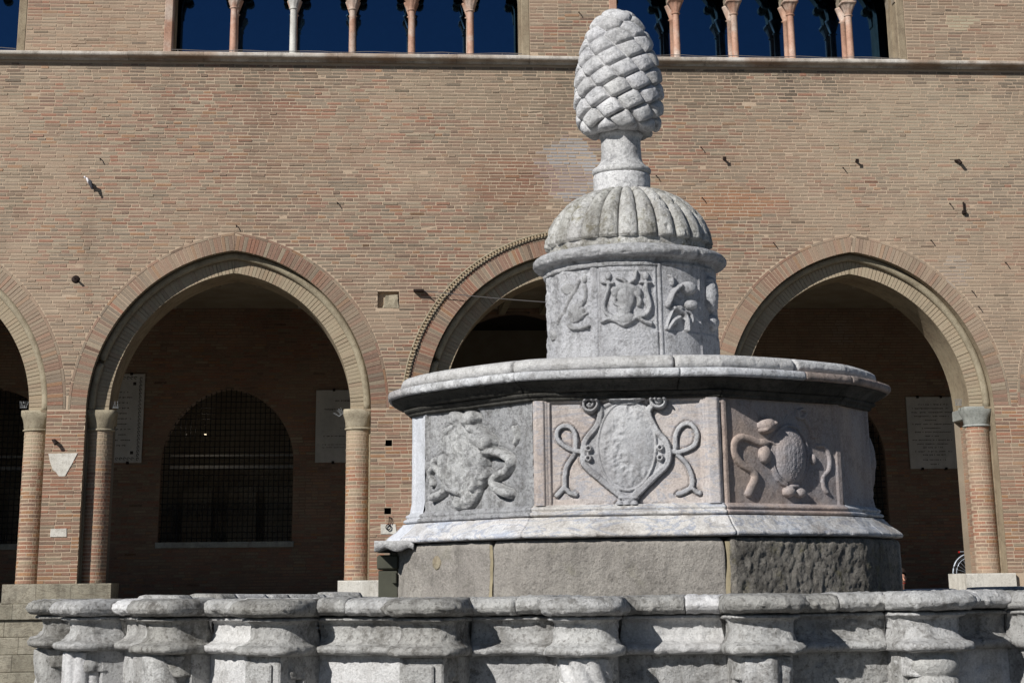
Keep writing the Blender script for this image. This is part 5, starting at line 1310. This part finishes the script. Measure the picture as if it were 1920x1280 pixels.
# plaques on the portico wall
def plaque(name, label, corners, border, rows, seed, text_x0=0.08, text_x1=0.92):
    (x0, y1), (x1, y0) = fa(*corners[0], DB - 0.06), fa(*corners[1], DB - 0.06)
    uc = (x0 + x1) / 2; o = thing(name, label, 'plaque', tuple(np.append(np.array([0, DFAC]) + FU * uc + FN * (DB - 0.02), y0)), YAW, 'marble plaques on the portico wall')
    W = (x1 - x0) / 2; H = y1 - y0
    MB().box(-W, W, -0.05, 0.0, 0, H, 0.006).build('slab', M['plaque'], o)
    mb = MB(); r = random.Random(seed)
    for t, (a, b, hgt) in rows:
        z = H * (1 - t); x = -W + 2 * W * a; xe = -W + 2 * W * b
        while x < xe:
            wd = r.uniform(0.012, 0.03)
            if r.random() < 0.82: mb.box(x, x + wd * 0.7, -0.0535, -0.051, z - hgt * r.uniform(0.6, 1), z)
            x += wd + 0.006
    stuff(mb.build('inscription', M['ink'], o))
    mc = [(-W * 0.5, 0.0), (W * 0.5, 0.0), (-W * 0.5, H), (W * 0.5, H)]
    for cx_, cz_ in mc: MB().box(cx_ - 0.03, cx_ + 0.03, -0.07, 0, cz_ - 0.03, cz_ + 0.03, 0.006).build('clamp', M['iron'], o)
    if border:
        for a, b, c, d in ((-W + 0.05, -W + 0.13, 0.05, H - 0.05), (W - 0.13, W - 0.05, 0.05, H - 0.05), (-W + 0.135, W - 0.135, 0.05, 0.13), (-W + 0.135, W - 0.135, H - 0.13, H - 0.05)):
            mb = MB(); vert = d - c > b - a; q = c if vert else a
            while q < (d if vert else b) - 0.03:
                if vert: mb.tube([(a + 0.04 + 0.025 * math.cos(t), -0.053, q + 0.03 + 0.03 * math.sin(t)) for t in np.linspace(0, 5, 7)], 0.007, 4)
                else: mb.tube([(q + 0.03 + 0.03 * math.cos(t), -0.053, c + 0.04 + 0.025 * math.sin(t)) for t in np.linspace(0, 5, 7)], 0.007, 4)
                q += 0.085
            mb.build('carved_border', M['ink'], o)
        for zz in (0.22, H - 0.22): MB().box(W - 0.26, W - 0.19, -0.056, -0.051, zz - 0.035, zz + 0.035).build('rosette', M['ink'], o)
    return o
plaque('marble_plaque', 'tall inscribed marble plaque with carved scroll border behind the left round column', ((170, 701), (265, 867)), True, [(t, (0.3, 0.78 if i % 2 else 0.7, 0.035)) for i, t in enumerate(np.linspace(0.2, 0.8, 11))], 1)
plaque('marble_plaque', 'plain grey marble plaque partly hidden by the middle pier column', ((593, 731), (725, 866)), False, [(0.14, (.25, .75, .04)), (0.26, (.1, .9, .04)), (0.4, (.45, .6, .03)), (0.46, (.4, .7, .03)), (0.52, (.35, .8, .03)), (0.63, (.1, .9, .035)), (0.75, (.1, .6, .02)), (0.79, (.1, .7, .02))], 2)
plaque('marble_plaque', 'wide marble plaque with many centred lines of text beside the right pier', ((1698, 744), (1796, 878)), False,
       [(0.10, (.25, .88, .03)), (0.155, (.12, .92, .03)), (0.21, (.1, .95, .03)), (0.265, (.15, .88, .03)), (0.32, (.38, .6, .03)), (0.375, (.08, .95, .03)), (0.43, (.3, .7, .03)), (0.485, (.12, .9, .03)), (0.54, (.35, .65, .03)), (0.595, (.08, .93, .03)), (0.65, (.15, .86, .03)), (0.70, (.3, .7, .03)), (0.755, (.12, .9, .03)), (0.80, (.25, .75, .03)), (0.87, (.25, .75, .03)), (0.93, (.4, .6, .03))], 3)

def wpos(u, dep, z): p = np.array([0, DFAC]) + FU * u + FN * dep; return (p[0], p[1], z)
# iron hooks and stubs left in the brickwork
HK = [((1314, 279), 'thin', 'thin iron pin above and left of the paired stubs, upper right wall'), ((1357, 299), 'stub', 'stubby iron bracket right of the finial neck'), ((1605, 303), 'stub', 'small iron stub on a pale streak over the right arch'),
      ((1796, 304), 'knob', 'thick rusty bracket high on the right wall above a long pin'), ((1806, 388), 'drop', 'dark iron bolt hanging straight down on the right wall'), ((1780, 384), 'thin', 'slanting iron rod just left of the hanging bolt'),
      ((1316, 373), 'thin', 'iron pin beside the red brick patch right of the dome'), ((1085, 26), 'thin', 'iron pin in a white mortar dab left of the pine cone tip'), ((1450, 458), 'thin', 'tiny iron pin left of the right arch crown'),
      ((1745, 453), 'thin', 'short iron nail above the right arch haunch'), ((1885, 495), 'thin', 'bent iron nail near the right edge of the wall'), ((1822, 548), 'thin', 'iron nail just outside the right arch ring, upper one'),
      ((1834, 577), 'thin', 'iron nail just outside the right arch ring, lower one'), ((188, 300), 'thin', 'small dark nail high on the left wall'), ((632, 382), 'thin', 'iron pin between the left and middle arches'),
      ((443, 425), 'thin', 'iron pin just above the left arch crown'), ((105, 828), 'knob', 'broken rusty bracket over the white triangular stone'), ((1580, 317), 'thin', 'faint iron pin left of the pale streak'), ((1230, 332), 'thin', 'small iron pin beside the finial neck block')]
for (px, py), kd, lab in HK:
    u, z = fa(px, py); o = thing('iron_hook', lab, 'iron hook', wpos(u, 0, z), YAW, 'iron hooks in the brick wall')
    if kd == 'thin': MB().tube([(0, 0.02, 0.03), (0.0, -0.05, 0.02), (0.015, -0.075, -0.03)], 0.009, 6).build('pin', M['iron'], o)
    elif kd == 'stub':
        MB().tube([(0, 0.02, 0), (0.0, -0.10, 0.0)], 0.022, 8).build('stub', M['iron'], o); MB().box(-0.035, 0.03, -0.112, -0.098, -0.04, 0.03, 0.004).build('plate', M['iron'], o)
    elif kd == 'knob':
        MB().tube([(-0.04, 0.02, 0.02), (-0.01, -0.09, 0.01), (0.02, -0.12, -0.05)], 0.034, 8).build('bracket', M['iron'], o); MB().tube([(-0.07, -0.02, 0.035), (0.0, -0.05, 0.03)], 0.012, 6).build('pin', M['iron'], o)
    else:
        MB().tube([(0, -0.03, 0.09), (0, -0.035, -0.08)], 0.018, 8).build('rod', M['iron'], o); MB().box(-0.04, 0.04, -0.07, 0.0, -0.15, -0.08, 0.01).build('nut', M['iron'], o)
# round black fixture on the left pier with its short shadow-casting arm
u, z = fa(142, 523); o = thing('wall_fixture', 'round black metal fixture on the wall between the two left arches', 'fixture', wpos(u, 0, z), YAW)
MB().lathe([(0, -0.05), (0.05, -0.045), (0.075, -0.02), (0.078, 0.0), (0.06, 0.015), (0, 0.02)], (0, 0), 20).build('housing', M['iron'], o, True).rotation_euler = (math.pi / 2 * 0.9, 0, 0)
MB().tube([(0, 0.03, 0), (0, -0.05, 0.0)], 0.02, 8).build('arm', M['iron'], o)
o.children[0].location = (0, -0.10, 0)
# ring hanging from the lower socket
u, z = fa(728, 966); o = thing('iron_ring', 'rusty ring and chain hanging from the lower square wall socket', 'ring', wpos(u, 0, z - 0.2), YAW)
MB().tube([(0.04 * math.cos(t), -0.04, -0.0 + 0.045 * math.sin(t)) for t in np.linspace(0, 2 * math.pi, 16, endpoint=False)], 0.011, 6, True).build('ring', M['iron'], o)
MB().tube([(0, 0.08, 0.2), (0.02, -0.03, 0.17), (0.01, -0.04, 0.04)], 0.009, 6).build('shackle', M['iron'], o)
MB().tube([(0, 0.08, 0.2), (0.05, -0.03, 0.16), (0.045, -0.04, 0.06)], 0.008, 6).build('shackle', M['iron'], o)
# cables
u0, z0 = fa(782, 546); u1, z1 = fa(1330, 574); pts = [wpos(u0 + (u1 - u0) * t, -0.12, z0 + (z1 - z0) * t - 0.10 * math.sin(math.pi * t)) for t in np.linspace(0, 1, 20)]
o = thing('cable', 'thin grey cable strung across the middle arch from an iron clamp', 'cable', pts[0]); p0 = Vector(pts[0])
MB().tube([tuple(Vector(p) - p0) for p in pts], 0.008, 5).build('wire', M['steel'], o)
MB().box(-0.07, 0.12, -0.02, 0.13, -0.02, 0.02, 0.004).build('clamp', M['iron'], o); MB().tube([(0.05, 0.1, 0), (0.14, -0.02, -0.03), (0.2, 0.0, -0.08)], 0.012, 6).build('hook', M['iron'], o)
u0, z0 = fa(872, 577); u1, z1 = fa(900, 577); pts = [wpos(u0, 0.15, z0), wpos(u0 + 0.6, 0.3, z0 + 0.005)]
lb = ['wire guard strung along the sill of the cut off window at the far left', 'wire guard strung along the sill of the five column window', 'wire guard strung along the sill of the window behind the pine cone', 'wire guard of the window beyond the right edge']
for gi, G in enumerate(GROUPS[:3]):
    o = thing('guard_wire', lb[gi], 'wire', wpos(G['l'], -0.06, ZSILL + 0.02), YAW, 'guard wires along the upper sills'); L = G['r'] - G['l']; n = int(L / 0.25)
    MB().tube([(L * k / n, 0.01 * math.sin(k * 2.1), 0.055 + 0.012 * math.sin(k * 1.3 + gi)) for k in range(n + 1)], 0.008, 5).build('wire', M['steel'], o)
    for k in range(0, n, 4): MB().tube([(L * (k + 0.5) / n, 0, -0.02), (L * (k + 0.5) / n, 0, 0.055)], 0.006, 5).build('post', M['steel'], o)
# bird spikes on the capitals
SPK = [((47, 762), 'bird spikes on the capital at the far left edge'), ((218, 762), 'bird spikes on the shaded capital of the left arch'), ((640, 775), 'bird spike strip hanging off the middle pier capital'), ((1792, 757), 'bird spikes behind the grey right capital')]
for (px, py), lab in SPK:
    u, z = fa(px, py, 0.5); o = thing('bird_spikes', lab, 'bird spikes', wpos(u, 0.35, z - 0.03), YAW, 'bird spikes on the capitals'); r = random.Random(px)
    MB().box(-0.06, 0.06, -0.008, 0.008, -0.008, 0.000).build('strip', M['spike'], o); mb = MB()
    for k in range(9):
        x = -0.055 + 0.014 * k; mb.tube([(x, 0, 0), (x + r.uniform(-0.05, 0.05), r.uniform(-0.04, 0.04), 0.11)], 0.003, 4)
    mb.build('spikes', M['spike'], o)
    if px == 640: o.rotation_euler = (0, math.radians(-38), YAW)
# pigeon clinging to the wall
u, z = fa(168, 345); pg = thing('pigeon', 'small white and dark pigeon flying just in front of the left brick wall', 'pigeon', wpos(u, -0.12, z), YAW)
n = 14; P = np.zeros((n, 9, 3)); br = [(0, 0.0), (0.02, 0.012), (0.045, 0.03), (0.085, 0.045), (0.13, 0.046), (0.18, 0.036), (0.22, 0.02), (0.26, 0.014), (0.30, 0.0)]
for i in range(n):
    t = 2 * math.pi * i / n
    for j, (s, r) in enumerate(br): P[i, j] = (-0.06 + s * 0.45, r * math.sin(t), 0.09 - s * 0.55 + r * math.cos(t))
grid('body', P, M['feather_w'], pg, cu=True)
for sd in (-1, 1):
    V = [(-0.02, sd * 0.03, 0.06), (0.05, sd * 0.05, 0.04), (0.08, sd * 0.07, -0.10), (0.055, sd * 0.075, -0.12), (0.0, sd * 0.055, -0.02)]
    MB().add(V + [(a, b + 0.008, c) for a, b, c in V], [(0, 1, 2, 3, 4), (9, 8, 7, 6, 5), (0, 5, 6, 1), (1, 6, 7, 2), (2, 7, 8, 3), (3, 8, 9, 4), (4, 9, 5, 0)]).build('wing', M['feather_d'], pg)
MB().lathe([(0, -0.02), (0.018, -0.01), (0.02, 0.005), (0.01, 0.02), (0, 0.024)], (-0.075, 0), 12).build('head', M['feather_w'], pg, True).location = (0, 0, 0.10)
MB().tube([(-0.09, 0, 0.10), (-0.115, 0, 0.095)], 0.005, 6).build('beak', M['iron'], pg)

# bicycle standing in the portico behind the right pier
u, z = fa(1822, 1077, 1.9); WR = 0.335
bike = thing('bicycle', 'grey city bicycle with rear rack half hidden behind the right pier', 'bicycle', wpos(u, 1.9, FLOOR), YAW)
def wheel(x):
    wv = bpy.data.objects.new('wheel', None); COL.objects.link(wv); wv.parent = bike; wv.location = (x, 0, WR)
    ring = lambda r: [(r * math.cos(t), 0, r * math.sin(t)) for t in np.linspace(0, 2 * math.pi, 40, endpoint=False)]
    MB().tube(ring(WR - 0.017), 0.017, 8, True).build('tyre', M['tyre'], wv, True); MB().tube(ring(WR - 0.042), 0.010, 6, True).build('rim', M['chrome'], wv, True)
    for k in range(24):
        t = 2 * math.pi * k / 24; MB().tube([(0.02 * math.cos(t + 0.9), 0.02 * (-1) ** k, 0.02 * math.sin(t + 0.9)), ((WR - 0.045) * math.cos(t), 0, (WR - 0.045) * math.sin(t))], 0.0022, 4).build('spoke', M['chrome'], wv)
    MB().tube([(0, -0.04, 0), (0, 0.04, 0)], 0.02, 10).build('hub', M['chrome'], wv)
wheel(0); wheel(1.06)
for x, a0, a1 in ((0, 15, 195), (1.06, 20, 160)):
    MB().tube([(x + (WR + 0.025) * math.cos(math.radians(t)), 0, WR + (WR + 0.025) * math.sin(math.radians(t))) for t in np.linspace(a0, a1, 20)], 0.014, 6).build('mudguard', M['chrome'], bike, True)
fr = MB(); bbx = (0.46, 0, 0.30); st = (0.33, 0, 0.78); ht = (0.90, 0, 0.80); hb = (0.94, 0, 0.66)
for a, b, r in ((bbx, st, 0.016), (bbx, hb, 0.018), (st, ht, 0.016), ((0, 0.05, WR), bbx, 0.009), ((0, -0.05, WR), bbx, 0.009), ((0, 0.05, WR), st, 0.008), ((0, -0.05, WR), st, 0.008), (ht, hb, 0.02), (hb, (1.06, 0.05, WR), 0.010), (hb, (1.06, -0.05, WR), 0.010)): fr.tube([a, b], r, 8)
fr.build('frame', M['bikeframe'], bike, True)
MB().tube([st, (0.30, 0, 0.88)], 0.012, 8).build('seatpost', M['chrome'], bike)
sd_ = MB(); sd_.box(0.18, 0.42, -0.03, 0.03, 0.885, 0.93, 0.014); sd_.box(0.15, 0.30, -0.085, 0.085, 0.89, 0.935, 0.016); sd_.build('saddle', M['tyre'], bike)
hbm = MB(); hbm.tube([ht, (0.88, 0, 0.98)], 0.012, 8); hbm.tube([(0.74, -0.29, 1.0), (0.86, -0.24, 1.02), (0.90, 0, 0.98), (0.86, 0.24, 1.02), (0.74, 0.29, 1.0)], 0.011, 8); hbm.build('handlebar', M['chrome'], bike, True)
MB().tube([(bbx[0] - 0.14, 0.07, bbx[2] - 0.1), (bbx[0], 0.07, bbx[2]), (bbx[0] + 0.14, -0.07, bbx[2] + 0.1)], 0.010, 6).build('crank', M['chrome'], bike)
for q in (-1, 1): MB().box(bbx[0] + q * 0.14 - 0.045, bbx[0] + q * 0.14 + 0.045, -q * 0.07 - 0.05, -q * 0.07 + 0.05, bbx[2] + q * 0.1 - 0.012, bbx[2] + q * 0.1 + 0.012, 0.004).build('pedal', M['tyre'], bike)
rk = MB(); zr = WR * 2 + 0.065
for y in (-0.06, 0.0, 0.06): rk.tube([(-0.20, y, zr), (0.26, y, zr)], 0.006, 6)
for x in (-0.20, -0.02, 0.16): rk.tube([(x, -0.06, zr), (x, 0.06, zr)], 0.006, 6)
for y in (-0.065, 0.065): rk.tube([(-0.05, y, zr), (0, y, WR)], 0.006, 6)
rk.build('rear_rack', M['chrome'], bike); MB().box(-0.225, -0.205, -0.03, 0.03, zr - 0.025, zr + 0.01, 0.004).build('reflector', M['red'], bike)

# person standing in the piazza beyond the fountain
pxh, Yp = 1696, 24.0
xh, zh = at_y(pxh, 1077, Yp); pr_ = thing('person', 'dark coated person standing beyond the fountain, face just showing past the plinth', 'person', (xh - 0.075, Yp, 0), math.radians(20))
def skin_fig(name, joints, edges, mat, parent, sub=2):
    me = bpy.data.meshes.new(name); me.from_pydata([j[:3] for j in joints], edges, []); me.update(); o = link(name, me, parent); me.materials.append(mat)
    md = o.modifiers.new('skin', 'SKIN'); md.use_smooth_shade = True
    for v, j in zip(me.skin_vertices[0].data, joints): v.radius = (j[3], j[4] if len(j) > 4 else j[3])
    me.skin_vertices[0].data[0].use_root = True
    s_ = o.modifiers.new('sub', 'SUBSURF'); s_.levels = sub; s_.render_levels = sub; return o
HH = 1.74
J = [(0, 0, 0.94, 0.15, 0.11), (0, 0, 1.12, 0.14, 0.10), (0, 0.0, 1.32, 0.17, 0.11), (0, 0.0, 1.43, 0.10, 0.08), (0, -0.01, 1.50, 0.055), (0, -0.02, 1.57, 0.062), (0, -0.025, 1.64, 0.078, 0.09), (0, -0.01, 1.70, 0.065, 0.075),
     (-0.09, 0, 0.90, 0.09), (-0.10, -0.01, 0.50, 0.06), (-0.10, 0.02, 0.10, 0.042), (-0.11, -0.10, 0.04, 0.035), (0.09, 0, 0.90, 0.09), (0.11, -0.02, 0.50, 0.06), (0.12, 0.0, 0.10, 0.042), (0.13, -0.13, 0.04, 0.035),
     (-0.18, 0, 1.40, 0.062), (-0.23, 0.0, 1.14, 0.045), (-0.20, -0.10, 0.92, 0.034), (0.18, 0, 1.40, 0.062), (0.24, 0.0, 1.14, 0.045), (0.20, -0.12, 0.92, 0.034), (-0.19, -0.14, 0.86, 0.03), (0.19, -0.16, 0.86, 0.03)]
E = [(0, 1), (1, 2), (2, 3), (3, 4), (4, 5), (5, 6), (6, 7), (0, 8), (8, 9), (9, 10), (10, 11), (0, 12), (12, 13), (13, 14), (14, 15), (3, 16), (16, 17), (17, 18), (3, 19), (19, 20), (20, 21), (18, 22), (21, 23)]
skin_fig('body', J, E, M['skin'], pr_)
CJ = [(0, 0, 0.90, 0.185, 0.14), (0, 0, 1.12, 0.165, 0.125), (0, 0, 1.33, 0.185, 0.125), (0, 0, 1.44, 0.10, 0.09), (-0.19, 0, 1.40, 0.078), (-0.24, 0, 1.14, 0.06), (-0.21, -0.09, 0.95, 0.048), (0.19, 0, 1.40, 0.078), (0.25, 0, 1.14, 0.06), (0.21, -0.11, 0.95, 0.048), (0, 0, 0.74, 0.19, 0.15)]
skin_fig('coat', CJ, [(0, 1), (1, 2), (2, 3), (3, 4), (4, 5), (5, 6), (3, 7), (7, 8), (8, 9), (0, 10)], M['cloth'], pr_)
TJ = [(0, 0, 0.86, 0.13, 0.11), (-0.09, 0, 0.82, 0.10), (-0.10, -0.01, 0.50, 0.078), (-0.10, 0.02, 0.12, 0.066), (0.09, 0, 0.82, 0.10), (0.11, -0.02, 0.50, 0.078), (0.12, 0.0, 0.12, 0.066)]
skin_fig('trousers', TJ, [(0, 1), (1, 2), (2, 3), (0, 4), (4, 5), (5, 6)], M['trousers'], pr_)
for sx, y in ((-0.11, -0.06), (0.13, -0.09)): skin_fig('shoe', [(sx, y + 0.09, 0.045, 0.05, 0.05), (sx, y, 0.045, 0.048), (sx, y - 0.11, 0.035, 0.04)], [(0, 1), (1, 2)], M['tyre'], pr_)
n = 20; P = np.zeros((n, 8, 3))
for i in range(n):
    t = 2 * math.pi * i / n
    for j in range(8):
        ph = math.pi * 0.52 * j / 7; face = max(0, -math.sin(t)) ; k = 0.095 * math.sin(ph); P[i, j] = (k * math.cos(t), -0.004 + k * 1.08 * math.sin(t) + 0.012, 1.665 + 0.105 * math.cos(ph) + (0.055 * face * (j / 7.0)))
grid('hair', P, M['hair'], pr_, cu=True)
for sx in (-0.03, 0.03): MB().lathe([(0, -0.010), (0.011, 0), (0, 0.010)], (sx, -0.108), 10).build('eye', M['tyre'], pr_, True).location = (0, 0, 1.645)
MB().tube([(0, -0.108, 1.645), (0, -0.128, 1.61), (0, -0.108, 1.603)], 0.012, 8).build('nose', M['skin'], pr_, True)
MB().box(-0.024, 0.024, -0.112, -0.100, 1.575, 1.583, 0.003).build('mouth', M['red'], pr_)
for sx in (-0.084, 0.084): MB().lathe([(0, -0.028), (0.014, -0.01), (0.014, 0.01), (0, 0.028)], (sx, -0.015), 10).build('ear', M['skin'], pr_, True).location = (0, 0, 1.635)
for sx, y in ((-0.19, -0.14), (0.19, -0.16)):
    for q in range(4): skin_fig('finger', [(sx - 0.027 + 0.018 * q, y - 0.01, 0.86, 0.009), (sx - 0.028 + 0.019 * q, y - 0.025, 0.82, 0.0085), (sx - 0.028 + 0.018 * q, y - 0.03, 0.785 - (0.01 if 0 < q < 3 else 0), 0.0075)], [(0, 1), (1, 2)], M['skin'], pr_, 1)
    skin_fig('thumb', [(sx, y - 0.01, 0.87, 0.011), (sx - math.copysign(0.03, sx), y - 0.035, 0.845, 0.010), (sx - math.copysign(0.035, sx), y - 0.045, 0.82, 0.009)], [(0, 1), (1, 2)], M['skin'], pr_, 1)
